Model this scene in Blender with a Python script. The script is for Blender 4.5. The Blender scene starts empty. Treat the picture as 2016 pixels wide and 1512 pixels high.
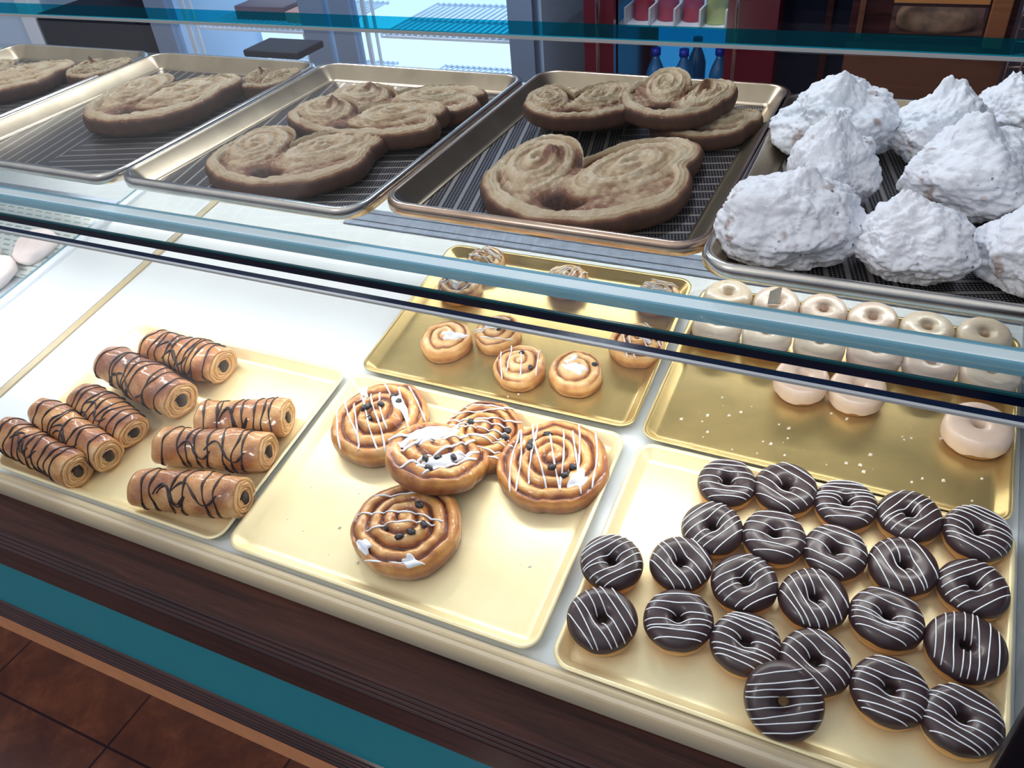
import bpy, bmesh, math, random
import numpy as np
from mathutils import Matrix, Vector, noise as mnoise

# ------------------------------------------------------------------ camera, world, lights, exposure
SC = bpy.context.scene
COL = SC.collection
Z0 = 0.9                      # height of the display deck's front above the floor
TH = math.atan(0.137)         # the lower deck slopes towards the customer

cam_d = bpy.data.cameras.new('camera'); cam = bpy.data.objects.new('camera', cam_d); COL.objects.link(cam)
cam_d.sensor_width = 36.0; cam_d.lens = 1596.85 * 36.0 / 2016.0; cam_d.clip_start = 0.02; cam_d.clip_end = 50
cam.matrix_world = Matrix(((0.90774308, -0.19804196, 0.36984035, 0.48910382),
                           (0.41201578, 0.58690352, -0.69698437, -0.64774223),
                           (-0.07902847, 0.78506279, 0.61435406, 0.79190994 + Z0),
                           (0, 0, 0, 1)))
SC.camera = cam
SC.view_settings.view_transform = 'Standard'; SC.view_settings.look = 'None'
SC.view_settings.gamma = 1.0; SC.view_settings.exposure = 0.0; SC.view_settings.use_curve_mapping = False

world = bpy.data.worlds.new('world'); SC.world = world; world.use_nodes = True
wn = world.node_tree; bg = wn.nodes['Background']
# soft room light: bright ceiling over the customer side, dim towards the back of the shop
tc = wn.nodes.new('ShaderNodeTexCoord'); dp = wn.nodes.new('ShaderNodeVectorMath'); dp.operation = 'DOT_PRODUCT'
dp.inputs[1].default_value = (-0.27, -0.43, 0.86); wn.links.new(tc.outputs['Generated'], dp.inputs[0])
wr = wn.nodes.new('ShaderNodeValToRGB'); we = wr.color_ramp.elements
we[0].position = 0.05; we[0].color = (0.035, 0.045, 0.085, 1); we[1].position = 0.95; we[1].color = (1.0, 1.0, 1.05, 1)
e = we.new(0.40); e.color = (0.15, 0.17, 0.24, 1); e = we.new(0.70); e.color = (0.52, 0.56, 0.64, 1)
wn.links.new(dp.outputs['Value'], wr.inputs[0]); wn.links.new(wr.outputs[0], bg.inputs[0]); bg.inputs[1].default_value = 1.0

def area(name, loc, target, sx, sy, power, col, spread=None):
    d = bpy.data.lights.new(name, 'AREA'); d.shape = 'RECTANGLE'; d.size = sx; d.size_y = sy
    d.energy = power; d.color = col
    if spread: d.spread = math.radians(spread)
    o = bpy.data.objects.new(name, d); COL.objects.link(o)
    v = Vector(target) - Vector(loc)
    o.matrix_world = Matrix.Translation(loc) @ v.to_track_quat('-Z', 'Y').to_matrix().to_4x4()
    return o
def spot(name, loc, power, col, rad=0.05):
    d = bpy.data.lights.new(name, 'POINT'); d.energy = power; d.color = col; d.shadow_soft_size = rad
    o = bpy.data.objects.new(name, d); COL.objects.link(o); o.location = loc
spot('ceiling_downlight', (-1.5, 1.3, 2.75), 60, (0.85, 0.90, 1.0), 0.12)
spot('ceiling_downlight', (-0.4, 1.5, 2.75), 55, (0.85, 0.90, 1.0), 0.12)
spot('ceiling_downlight', (-0.8, -1.6, 2.75), 40, (1.0, 0.93, 0.86), 0.12)
area('deck_lamp_light', (-0.40, 0.155, 0.2535 + Z0), (-0.40, 0.0, 0.0 + Z0), 2.1, 0.022, 6.6, (1.0, 0.98, 0.95))
area('deck_lamp_light', (-0.40, 0.62, 0.252 + Z0), (-0.40, 0.46, 0.0 + Z0), 2.1, 0.022, 7.5, (1.0, 0.97, 0.92))  # unseen rear light, added to brighten the back of the deck

# ------------------------------------------------------------------ materials
def newmat(name):
    m = bpy.data.materials.new(name); m.use_nodes = True
    nt = m.node_tree; nt.nodes.clear()
    out = nt.nodes.new('ShaderNodeOutputMaterial')
    return m, nt, out
def P(nt, col=(0.8, 0.8, 0.8), rough=0.5, metal=0.0, coat=0.0, sss=0.0, spec=0.5):
    b = nt.nodes.new('ShaderNodeBsdfPrincipled')
    b.inputs['Base Color'].default_value = (*col, 1); b.inputs['Roughness'].default_value = rough
    b.inputs['Metallic'].default_value = metal; b.inputs['Coat Weight'].default_value = coat
    b.inputs['Coat Roughness'].default_value = 0.12
    b.inputs['Specular IOR Level'].default_value = spec
    if sss:
        b.inputs['Subsurface Weight'].default_value = sss
        b.inputs['Subsurface Radius'].default_value = (0.01, 0.006, 0.003); b.inputs['Subsurface Scale'].default_value = 0.6
    return b
def coord(nt, kind='Object', scale=None):
    t = nt.nodes.new('ShaderNodeTexCoord')
    if scale is None: return t.outputs[kind]
    mp = nt.nodes.new('ShaderNodeMapping'); mp.inputs['Scale'].default_value = scale
    nt.links.new(t.outputs[kind], mp.inputs[0]); return mp.outputs[0]
def noise(nt, vec, scale, detail=4, rough=0.6, dist=0.0):
    n = nt.nodes.new('ShaderNodeTexNoise'); n.inputs['Scale'].default_value = scale
    n.inputs['Detail'].default_value = detail; n.inputs['Roughness'].default_value = rough
    n.inputs['Distortion'].default_value = dist
    if vec is not None: nt.links.new(vec, n.inputs['Vector'])
    return n.outputs[0]
def ramp(nt, fac, stops):
    r = nt.nodes.new('ShaderNodeValToRGB'); e = r.color_ramp.elements
    while len(e) < len(stops): e.new(0.5)
    for k, (p, c) in enumerate(stops):
        e[k].position = p; e[k].color = (*c, 1) if len(c) == 3 else c
    nt.links.new(fac, r.inputs[0]); return r.outputs[0]
def math_(nt, op, a, b=None, c=None, clamp=False):
    n = nt.nodes.new('ShaderNodeMath'); n.operation = op; n.use_clamp = clamp
    for i, v in enumerate((a, b, c)):
        if v is None: continue
        if isinstance(v, (int, float)): n.inputs[i].default_value = v
        else: nt.links.new(v, n.inputs[i])
    return n.outputs[0]
def bump(nt, h, strength, dist, bsdf):
    b = nt.nodes.new('ShaderNodeBump'); b.inputs['Strength'].default_value = strength; b.inputs['Distance'].default_value = dist
    nt.links.new(h, b.inputs['Height']); nt.links.new(b.outputs[0], bsdf.inputs['Normal'])
def mixc(nt, fac, a, b):
    n = nt.nodes.new('ShaderNodeMix'); n.data_type = 'RGBA'
    for i, v in ((0, fac), (6, a), (7, b)):
        if isinstance(v, (int, float)): n.inputs[i].default_value = v
        elif isinstance(v, tuple): n.inputs[i].default_value = (*v, 1)
        else: nt.links.new(v, n.inputs[i])
    return n.outputs[2]
def plain(name, col, rough=0.5, metal=0.0, coat=0.0, var=0.0, scale=30, bmp=0.0, sss=0.0, spec=0.5):
    m, nt, out = newmat(name); b = P(nt, col, rough, metal, coat, sss, spec)
    v = coord(nt)
    n = noise(nt, v, scale)
    if var:
        c = ramp(nt, n, [(0.3, tuple(x * (1 - var) for x in col)), (0.7, tuple(min(1, x * (1 + var)) for x in col))])
        nt.links.new(c, b.inputs['Base Color'])
    if bmp: bump(nt, n, bmp, 0.002, b)
    nt.links.new(b.outputs[0], out.inputs[0]); return m
def toasted(name, stops, rough=0.5, coat=0.0, nscale=60, bscale=160, bstr=0.5, bdist=0.0015, mottled=0.35):
    """dough: baked colour follows the point attribute 'toast' (how far that spot is baked)"""
    m, nt, out = newmat(name); b = P(nt, (0.8, 0.5, 0.2), rough, 0, coat, 0.0)
    a = nt.nodes.new('ShaderNodeAttribute'); a.attribute_name = 'toast'
    v = coord(nt)
    n = noise(nt, v, nscale, 5)
    n1 = math_(nt, 'MULTIPLY_ADD', n, mottled * 2, -mottled)
    t = math_(nt, 'ADD', a.outputs['Fac'], n1, clamp=True)
    c = ramp(nt, t, stops); nt.links.new(c, b.inputs['Base Color'])
    n2 = noise(nt, v, bscale, 6, 0.65)
    bump(nt, n2, bstr, bdist, b)
    nt.links.new(b.outputs[0], out.inputs[0]); return m

def wood(name, c1, c2, rough=0.3, coat=0.5, axis=0, scale=1.0):
    m, nt, out = newmat(name); b = P(nt, c1, rough, 0, coat, spec=0.25)
    s = [60 * scale] * 3; s[axis] = 3 * scale
    v = coord(nt, 'Object', tuple(s)); n = noise(nt, v, 1.0, 6, 0.7, 0.6)
    c = ramp(nt, n, [(0.3, c1), (0.7, c2)]); nt.links.new(c, b.inputs['Base Color'])
    bump(nt, n, 0.15, 0.001, b)
    nt.links.new(b.outputs[0], out.inputs[0]); return m
def glass(name, tint=(0.93, 0.98, 0.97), rough=0.0, refl=1.0, ior=1.5):
    m, nt, out = newmat(name)
    t = nt.nodes.new('ShaderNodeBsdfTransparent'); t.inputs[0].default_value = (*tint, 1)
    g = nt.nodes.new('ShaderNodeBsdfGlossy'); g.inputs['Roughness'].default_value = rough
    f = nt.nodes.new('ShaderNodeFresnel'); f.inputs[0].default_value = ior
    fm = math_(nt, 'MULTIPLY', f.outputs[0], refl)
    mx = nt.nodes.new('ShaderNodeMixShader'); nt.links.new(fm, mx.inputs[0])
    nt.links.new(t.outputs[0], mx.inputs[1]); nt.links.new(g.outputs[0], mx.inputs[2]); nt.links.new(mx.outputs[0], out.inputs[0])
    return m
def tinted_edge(name, tint, body, f=0.5, rough=0.15):
    m, nt, out = newmat(name)
    t = nt.nodes.new('ShaderNodeBsdfTransparent'); t.inputs[0].default_value = (*tint, 1)
    p = P(nt, body, rough, 0, 0.5)
    mx = nt.nodes.new('ShaderNodeMixShader'); mx.inputs[0].default_value = f
    nt.links.new(t.outputs[0], mx.inputs[1]); nt.links.new(p.outputs[0], mx.inputs[2]); nt.links.new(mx.outputs[0], out.inputs[0])
    return m
def emis(name, col, s):
    m, nt, out = newmat(name); e = nt.nodes.new('ShaderNodeEmission')
    e.inputs[0].default_value = (*col, 1); e.inputs[1].default_value = s
    nt.links.new(e.outputs[0], out.inputs[0]); return m

def glowing(name, col, s):
    m, nt, out = newmat(name); b = P(nt, col, 0.3); b.inputs['Emission Color'].default_value = (*col, 1); b.inputs['Emission Strength'].default_value = s
    nt.links.new(b.outputs[0], out.inputs[0]); return m

def gold_mat(name, col, dark, rough, metal):
    m, nt, out = newmat(name); b = P(nt, col, rough, metal)
    v = coord(nt); n = noise(nt, v, 9, 5, 0.6, 0.5)
    c = ramp(nt, n, [(0.3, dark), (0.62, col)]); nt.links.new(c, b.inputs['Base Color'])
    n2 = noise(nt, coord(nt, 'Object', (3, 90, 3)), 6, 5, 0.7, 1.5)
    r = math_(nt, 'MULTIPLY_ADD', n2, 0.25, rough - 0.12); nt.links.new(r, b.inputs['Roughness'])
    bump(nt, n2, 0.06, 0.001, b)
    nt.links.new(b.outputs[0], out.inputs[0]); return m

def perforated(name):
    """corrugated bakery sheet: flat steel bars between rows of punched dots"""
    m, nt, out = newmat(name); b = P(nt, (0.03, 0.03, 0.05), 0.32, 0.7)
    t = nt.nodes.new('ShaderNodeTexCoord'); sp = nt.nodes.new('ShaderNodeSeparateXYZ'); nt.links.new(t.outputs['Object'], sp.inputs[0])
    x, y = sp.outputs[0], sp.outputs[1]
    side = math_(nt, 'GREATER_THAN', x, 0.0)
    a1, a2 = math.radians(18), math.radians(104)
    def lin(a, b_): return math_(nt, 'ADD', math_(nt, 'MULTIPLY', x, a), math_(nt, 'MULTIPLY', y, b_))
    def pick(p, q): return math_(nt, 'ADD', math_(nt, 'MULTIPLY', p, side), math_(nt, 'MULTIPLY', q, math_(nt, 'SUBTRACT', 1.0, side)))
    u = pick(lin(-math.sin(a1), math.cos(a1)), lin(-math.sin(a2), math.cos(a2)))
    w = pick(lin(math.cos(a1), math.sin(a1)), lin(math.cos(a2), math.sin(a2)))
    fu = math_(nt, 'FRACT', math_(nt, 'MULTIPLY', u, 1 / 0.024))
    bar = math_(nt, 'LESS_THAN', fu, 0.20)
    du = math_(nt, 'PINGPONG', math_(nt, 'MULTIPLY', u, 1 / 0.0048), 0.5); dw = math_(nt, 'PINGPONG', math_(nt, 'MULTIPLY', w, 1 / 0.0042), 0.5)
    r2 = math_(nt, 'ADD', math_(nt, 'POWER', du, 2), math_(nt, 'POWER', dw, 2))
    dot = math_(nt, 'LESS_THAN', r2, 0.075)
    msk = math_(nt, 'MAXIMUM', bar, dot)
    c = mixc(nt, msk, (0.008, 0.008, 0.018), (0.34, 0.31, 0.28)); nt.links.new(c, b.inputs['Base Color'])
    bump(nt, msk, 0.6, 0.0012, b)
    nt.links.new(b.outputs[0], out.inputs[0]); return m

MT = {}
MT['deck'] = plain('deck_white', (0.68, 0.74, 0.79), 0.35, 0, 0.1, 0.015, 12)
MT['cream'] = plain('cream_lip', (0.90, 0.84, 0.70), 0.35, 0, 0.2, 0.03, 8)
MT['gold'] = gold_mat('gold_anodised_lit', (0.93, 0.82, 0.52), (0.88, 0.75, 0.43), 0.42, 0.40)  # front trays: lamp reflection put into a paler base colour
MT['gold_shaded'] = gold_mat('gold_anodised_shaded', (0.70, 0.54, 0.24), (0.52, 0.42, 0.19), 0.34, 0.8)  # same gold on the rear trays, reflection of the dark shelf put into the colour
MT['steel'] = plain('steel_rim', (0.62, 0.58, 0.52), 0.22, 1.0, 0, 0.15, 14)
MT['copper'] = plain('bronze_rim', (0.50, 0.36, 0.27), 0.25, 1.0, 0, 0.2, 14)
MT['pan_in'] = plain('pan_inside', (0.32, 0.26, 0.18), 0.33, 0.95, 0, 0.25, 9)
MT['perf'] = perforated('perforated_sheet')
MT['glass'] = glass('clear_glass', (0.992, 0.997, 0.995), 0.0, 0.16)
MT['glass_low'] = glass('pane_glass', (0.992, 0.997, 0.995), 0.0, 0.05)
MT['shelfglass'] = glass('shelf_glass', (0.965, 0.985, 0.985), 0.0, 0.25)
MT['topglass'] = glass('top_glass', (0.97, 0.99, 0.99), 0.0, 0.10)
MT['edge_teal'] = tinted_edge('teal_edge', (0.03, 0.60, 0.78), (0.0, 0.10, 0.14), 0.30, 0.12)
MT['edge_dark'] = plain('dark_edge', (0.001, 0.006, 0.025), 0.15)
MT['edge_green'] = plain('green_edge', (0.01, 0.06, 0.07), 0.15)
MT['lampedge'] = glowing('lamp_edge', (0.15, 0.34, 0.45), 0.22)
MT['pale_blue'] = plain('pale_blue_edge', (0.20, 0.36, 0.46), 0.25, 0.2)
MT['alu'] = plain('brushed_alu', (0.62, 0.66, 0.72), 0.32, 0.85, 0, 0.1, 40)
MT['alu_blue'] = plain('brushed_alu_blue', (0.30, 0.36, 0.48), 0.35, 0.6, 0, 0.15, 60)
MT['lampbody'] = glowing('lamp_body', (0.66, 0.76, 0.82), 0.24)
MT['lampglow'] = emis('lamp_diffuser', (1.0, 0.96, 0.88), 6.0)
MT['seal'] = plain('grey_seal', (0.42, 0.44, 0.44), 0.4)
MT['darkwood'] = wood('dark_wood', (0.010, 0.002, 0.004), (0.065, 0.018, 0.016), 0.20, 0.22)
MT['ledgewood'] = wood('ledge_wood', (0.010, 0.003, 0.003), (0.080, 0.026, 0.016), 0.45, 0.0)
MT['teal'] = plain('teal_panel', (0.0, 0.26, 0.33), 0.45, 0, 0.15, 0.03, 4)
MT['tan'] = plain('tan_plinth', (0.75, 0.33, 0.15), 0.4, 0, 0.1, 0.08, 20)
MT['black'] = plain('black_rubber', (0.004, 0.006, 0.012), 0.25)
MT['blackplastic'] = plain('black_plastic', (0.004, 0.006, 0.018), 0.5, 0, 0, 0.2, 50, spec=0.12)
MT['greysteel'] = plain('grey_steel', (0.25, 0.33, 0.48), 0.35, 0.4)
MT['paleblue'] = plain('pale_cabinet', (0.50, 0.66, 0.85), 0.4)
MT['whiteplastic'] = plain('white_plastic', (0.75, 0.82, 0.9), 0.4)
MT['redpaint'] = plain('dark_red_paint', (0.10, 0.004, 0.014), 0.25, 0, 0.4)
MT['chrome'] = plain('chrome', (0.7, 0.6, 0.6), 0.15, 1.0)
MT['brownwood'] = wood('brown_board', (0.09, 0.032, 0.018), (0.13, 0.05, 0.028), 0.45, 0.1, 0, 0.6)
MT['orangewood'] = wood('orange_board', (0.42, 0.16, 0.04), (0.55, 0.24, 0.07), 0.45, 0.1)
MT['postwood'] = wood('post_wood', (0.16, 0.055, 0.022), (0.26, 0.10, 0.045), 0.4, 0.2)
MT['crust'] = plain('dark_crust', (0.30, 0.17, 0.10), 0.6, 0, 0, 0.5, 25, 0.5)
MT['fridgelit'] = emis('fridge_light', (0.45, 0.72, 1.0), 3.0)
MT['bluelit'] = emis('cooler_light', (0.02, 0.20, 0.50), 0.9)
MT['bottleblue'] = plain('blue_bottle', (0.02, 0.16, 0.42), 0.15, 0, 0.5)
MT['capblue'] = plain('blue_cap', (0.01, 0.04, 0.55), 0.3)
MT['labelred'] = plain('red_label', (0.55, 0.05, 0.10), 0.4)
MT['yellow'] = plain('pale_yellow_juice', (0.62, 0.68, 0.22), 0.2, 0, 0.5)
MT['brick'] = None
MT['choc'] = plain('chocolate_glaze', (0.036, 0.019, 0.022), 0.36, 0, 0.12, 0.12, 70, 0.05)
MT['icing'] = plain('white_icing', (0.80, 0.84, 0.90), 0.35, 0, 0.3)
MT['donutdough'] = toasted('doughnut_dough', [(0.0, (0.80, 0.55, 0.24)), (0.5, (0.62, 0.32, 0.10)), (1.0, (0.36, 0.14, 0.04))], 0.6, 0, 40, 220, 0.25, 0.001, 0.15)
MT['sugar'] = plain('sugar_glaze', (0.84, 0.66, 0.54), 0.34, 0, 0.3, 0.05, 40, 0.12, 0.1)
MT['sugar_pale'] = plain('sugar_glaze_pale', (0.85, 0.71, 0.55), 0.34, 0, 0.3, 0.05, 40, 0.12, 0.1)
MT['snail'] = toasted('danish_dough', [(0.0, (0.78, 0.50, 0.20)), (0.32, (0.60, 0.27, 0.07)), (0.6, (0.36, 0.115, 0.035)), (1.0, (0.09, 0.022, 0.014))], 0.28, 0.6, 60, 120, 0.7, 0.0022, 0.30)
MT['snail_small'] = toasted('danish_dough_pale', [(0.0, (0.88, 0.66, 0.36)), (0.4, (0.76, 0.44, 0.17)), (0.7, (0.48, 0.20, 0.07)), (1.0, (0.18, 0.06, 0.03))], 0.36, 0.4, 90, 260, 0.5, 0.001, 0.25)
MT['pain'] = toasted('flaky_dough', [(0.0, (0.74, 0.48, 0.23)), (0.35, (0.56, 0.27, 0.09)), (0.65, (0.34, 0.12, 0.04)), (1.0, (0.14, 0.045, 0.025))], 0.32, 0.5, 55, 80, 0.8, 0.0045, 0.34)
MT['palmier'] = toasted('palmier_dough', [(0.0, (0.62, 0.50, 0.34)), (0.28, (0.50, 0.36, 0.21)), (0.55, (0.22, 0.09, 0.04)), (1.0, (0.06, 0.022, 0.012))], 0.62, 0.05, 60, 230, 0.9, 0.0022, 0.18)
MT['raisin'] = plain('raisin', (0.008, 0.008, 0.016), 0.3, 0, 0.4, 0.3, 300, 0.6)
MT['darkchoc'] = plain('chocolate_stick', (0.014, 0.006, 0.010), 0.4, 0, 0.05, 0.2, 90, 0.3)
MT['breaddough'] = plain('pale_bread', (0.80, 0.72, 0.72), 0.6, 0, 0, 0.06, 20, 0.2)
MT['crumb'] = plain('sugar_crumb', (0.85, 0.80, 0.72), 0.6)
MT['paper'] = plain('white_paper', (0.82, 0.82, 0.80), 0.7)

def meringue_mat():
    m, nt, out = newmat('meringue'); b = P(nt, (0.74, 0.75, 0.80), 0.75, 0, 0)
    v = coord(nt)
    vo = nt.nodes.new('ShaderNodeTexVoronoi'); vo.inputs['Scale'].default_value = 46; nt.links.new(v, vo.inputs['Vector'])
    pit = ramp(nt, vo.outputs[0], [(0.10, (0, 0, 0)), (0.24, (1, 1, 1))])
    n = noise(nt, v, 22, 6, 0.7)
    n2 = noise(nt, v, 120, 5, 0.7)
    nuts = ramp(nt, noise(nt, v, 30, 2, 0.4), [(0.66, (0, 0, 0)), (0.72, (1, 1, 1))])
    c = ramp(nt, n, [(0.28, (0.66, 0.66, 0.70)), (0.5, (0.88, 0.89, 0.94))])
    c = mixc(nt, nuts, c, (0.50, 0.40, 0.38))
    v3 = nt.nodes.new('ShaderNodeTexVoronoi'); v3.inputs['Scale'].default_value = 75; nt.links.new(v, v3.inputs['Vector'])
    hole = ramp(nt, v3.outputs[0], [(0.10, (1, 1, 1)), (0.17, (0, 0, 0))])
    gate = ramp(nt, noise(nt, v, 14, 2), [(0.52, (0, 0, 0)), (0.58, (1, 1, 1))])
    c = mixc(nt, math_(nt, 'MULTIPLY', hole, gate), c, (0.22, 0.20, 0.22))
    nt.links.new(c, b.inputs['Base Color'])
    h = math_(nt, 'ADD', math_(nt, 'MULTIPLY', pit, 0.35), math_(nt, 'ADD', n, math_(nt, 'MULTIPLY', n2, 0.35)))
    bump(nt, h, 0.6, 0.005, b)
    nt.links.new(b.outputs[0], out.inputs[0]); return m
MT['meringue'] = meringue_mat()
def translucent(name, col, k):
    m, nt, out = newmat(name); b = P(nt, col, 0.35, 0, 0.2); tr = nt.nodes.new('ShaderNodeBsdfTranslucent'); tr.inputs[0].default_value = (*col, 1)
    mx = nt.nodes.new('ShaderNodeMixShader'); mx.inputs[0].default_value = k
    nt.links.new(b.outputs[0], mx.inputs[1]); nt.links.new(tr.outputs[0], mx.inputs[2]); nt.links.new(mx.outputs[0], out.inputs[0]); return m
MT['tanstrip'] = plain('tan_strip', (0.50, 0.42, 0.26), 0.4)
MT['cream'] = translucent('cream_acrylic', (0.97, 0.88, 0.70), 0.6)

def grille_mat():
    m, nt, out = newmat('vent_grille'); b = P(nt, (0.6, 0.7, 0.7), 0.35, 0.3)
    br = nt.nodes.new('ShaderNodeTexBrick'); nt.links.new(coord(nt), br.inputs['Vector'])
    br.inputs['Color1'].default_value = (0.30, 0.40, 0.42, 1); br.inputs['Color2'].default_value = (0.36, 0.45, 0.46, 1)
    br.inputs['Mortar'].default_value = (0.70, 0.76, 0.75, 1)
    br.inputs['Scale'].default_value = 1.0; br.inputs['Brick Width'].default_value = 0.031; br.inputs['Row Height'].default_value = 0.0155
    br.inputs['Mortar Size'].default_value = 0.0055
    nt.links.new(br.outputs[0], b.inputs['Base Color']); nt.links.new(b.outputs[0], out.inputs[0]); return m
MT['grille'] = grille_mat()
def floor_mat():
    m, nt, out = newmat('floor_tile'); b = P(nt, (0.1, 0.03, 0.02), 0.35, 0, 0.2)
    v = coord(nt, 'Object', (1, 1, 1))
    br = nt.nodes.new('ShaderNodeTexBrick'); nt.links.new(v, br.inputs['Vector']); br.offset = 0.0
    br.inputs['Color1'].default_value = (1, 1, 1, 1); br.inputs['Color2'].default_value = (1, 1, 1, 1); br.inputs['Mortar'].default_value = (0, 0, 0, 1)
    br.inputs['Scale'].default_value = 1.0; br.inputs['Brick Width'].default_value = 0.41; br.inputs['Row Height'].default_value = 0.41; br.inputs['Mortar Size'].default_value = 0.0028
    n = noise(nt, v, 9, 7, 0.7, 0.4)
    c = ramp(nt, n, [(0.25, (0.04, 0.013, 0.016)), (0.5, (0.10, 0.034, 0.022)), (0.8, (0.24, 0.085, 0.042))])
    c2 = mixc(nt, br.outputs[0], (0.010, 0.003, 0.010), c)
    nt.links.new(c2, b.inputs['Base Color']); bump(nt, n, 0.25, 0.002, b)
    nt.links.new(b.outputs[0], out.inputs[0]); return m
MT['floor'] = floor_mat()

# ------------------------------------------------------------------ object helpers
def link(name, me, mats, parent=None, M=None, smooth=True):
    o = bpy.data.objects.new(name, me); COL.objects.link(o)
    for mm in (mats if isinstance(mats, (list, tuple)) else [mats]): me.materials.append(mm)
    if smooth and len(me.polygons): me.polygons.foreach_set('use_smooth', [True] * len(me.polygons))
    if parent is not None: o.parent = parent
    if M is not None:
        if parent is None: o.matrix_world = M
        else: o.matrix_local = M
    return o
def mesh(name, V, F, mats, parent=None, M=None, smooth=True, toast=None, mi=None):
    me = bpy.data.meshes.new(name); me.from_pydata([tuple(map(float, v)) for v in V], [], [tuple(map(int, f)) for f in F])
    if toast is not None:
        a = me.attributes.new('toast', 'FLOAT', 'POINT'); a.data.foreach_set('value', np.asarray(toast, dtype=np.float32))
    o = link(name, me, mats, parent, M, smooth)
    if mi is not None: me.polygons.foreach_set('material_index', mi)
    return o
def frombm(name, bm, mats, parent=None, M=None, smooth=False):
    me = bpy.data.meshes.new(name); bm.to_mesh(me); bm.free()
    return link(name, me, mats, parent, M, smooth)
def box(name, lo, hi, mat, parent=None, M=None, bev=0.0):
    bm = bmesh.new(); bmesh.ops.create_cube(bm, size=1.0)
    for v in bm.verts:
        for i in range(3): v.co[i] = lo[i] if v.co[i] < 0 else hi[i]
    if bev: bmesh.ops.bevel(bm, geom=bm.edges[:], offset=bev, segments=2, affect='EDGES', profile=0.5)
    return frombm(name, bm, mat, parent, M)
def addbox(bm, lo, hi):
    r = bmesh.ops.create_cube(bm, size=1.0)
    for v in r['verts']:
        for i in range(3): v.co[i] = lo[i] if v.co[i] < 0 else hi[i]
def extrude_x(name, prof, x0, x1, mat, parent=None, M=None, smooth=False, closed=True, nseg=1):
    n = len(prof); V = []; F = []
    for k in range(nseg + 1):
        x = x0 + (x1 - x0) * k / nseg
        V += [(x, p[0], p[1]) for p in prof]
    for k in range(nseg):
        for i in range(n if closed else n - 1):
            j = (i + 1) % n; F.append((k * n + i, k * n + j, (k + 1) * n + j, (k + 1) * n + i))
    if closed: F.append(tuple(range(n))[::-1]); F.append(tuple(nseg * n + i for i in range(n)))
    o = mesh(name, V, F, mat, parent, M, smooth)
    bm = bmesh.new(); bm.from_mesh(o.data); bmesh.ops.recalc_face_normals(bm, faces=bm.faces[:]); bm.to_mesh(o.data); bm.free()
    return o
def tubes(name, paths, rad, mat, parent=None, M=None, n=6, flat=1.0):
    V = []; F = []
    for path in paths:
        pts = [Vector(p) for p in path]
        if len(pts) < 2: continue
        b0 = len(V)
        for i, p in enumerate(pts):
            t = (pts[min(i + 1, len(pts) - 1)] - pts[max(i - 1, 0)])
            if t.length < 1e-9: t = Vector((1, 0, 0))
            t.normalize(); up = Vector((0, 0, 1))
            if abs(t.z) > 0.95: up = Vector((0, 1, 0))
            s = t.cross(up).normalized(); u = s.cross(t).normalized()
            r = rad(i / (len(pts) - 1)) if callable(rad) else rad
            for k in range(n):
                a = 2 * math.pi * k / n
                V.append(p + s * (r * math.cos(a)) + u * (r * flat * math.sin(a)))
            if i:
                for k in range(n):
                    k2 = (k + 1) % n
                    F.append((b0 + (i - 1) * n + k, b0 + (i - 1) * n + k2, b0 + i * n + k2, b0 + i * n + k))
        F.append(tuple(b0 + k for k in range(n))[::-1]); F.append(tuple(b0 + (len(pts) - 1) * n + k for k in range(n)))
    return mesh(name, V, F, mat, parent, M)
def tag(o, label, cat, group=None, kind=None):
    if label: o['label'] = label
    if cat: o['category'] = cat
    if group: o['group'] = group
    if kind: o['kind'] = kind
    return o
def empty(name, M, label, cat, group=None):
    o = bpy.data.objects.new(name, None); COL.objects.link(o); o.empty_display_size = 0.02; o.matrix_world = M
    return tag(o, label, cat, group)
def struct(o): o['kind'] = 'structure'; return o
def Wm(x, y, z, yaw=0, tx=0, ty=0):
    return Matrix.Translation((x, y, z + Z0)) @ Matrix.Rotation(yaw, 4, 'Z') @ Matrix.Rotation(tx, 4, 'X') @ Matrix.Rotation(ty, 4, 'Y')
DECK = Matrix.Translation((0, 0, Z0)) @ Matrix.Rotation(TH, 4, 'X')
def Dm(x, y, z, yaw=0, tx=0, ty=0):      # on the sloping deck
    return DECK @ Matrix.Translation((x, y, z)) @ Matrix.Rotation(yaw, 4, 'Z') @ Matrix.Rotation(tx, 4, 'X') @ Matrix.Rotation(ty, 4, 'Y')
def copy_tree(o, M, label):
    c = o.copy(); COL.objects.link(c); c.matrix_world = M; c['label'] = label
    for ch in list(o.children):
        d = ch.copy(); COL.objects.link(d); d.parent = c; d.matrix_local = ch.matrix_local.copy()
    return c
def sn(x, y, seed, fr, k=6):
    r = np.random.RandomState(seed); o = 0
    for i in range(k):
        a = r.uniform(0, 2 * np.pi); f = fr * r.uniform(0.6, 1.7); o = o + np.sin((x * np.cos(a) + y * np.sin(a)) * f * 2 * np.pi + r.uniform(0, 6.3))
    return o / k * 1.4

# ------------------------------------------------------------------ room
struct(box('floor', (-5, -3, -0.05), (5, 3.6, 0.0), MT['floor'], M=Matrix.Translation((-0.854 + 0.41 * 0, 0.0, 0.0))))
bpy.data.objects['floor'].matrix_world = Matrix.Translation((-0.853, -0.230, 0))
MT['wall'] = plain('back_wall', (0.05, 0.04, 0.06), 0.7, 0, 0, 0.1, 3)
struct(box('wall_back', (-5, 3.0, 0.0), (4.2, 3.1, 2.9), MT['wall']))

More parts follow.
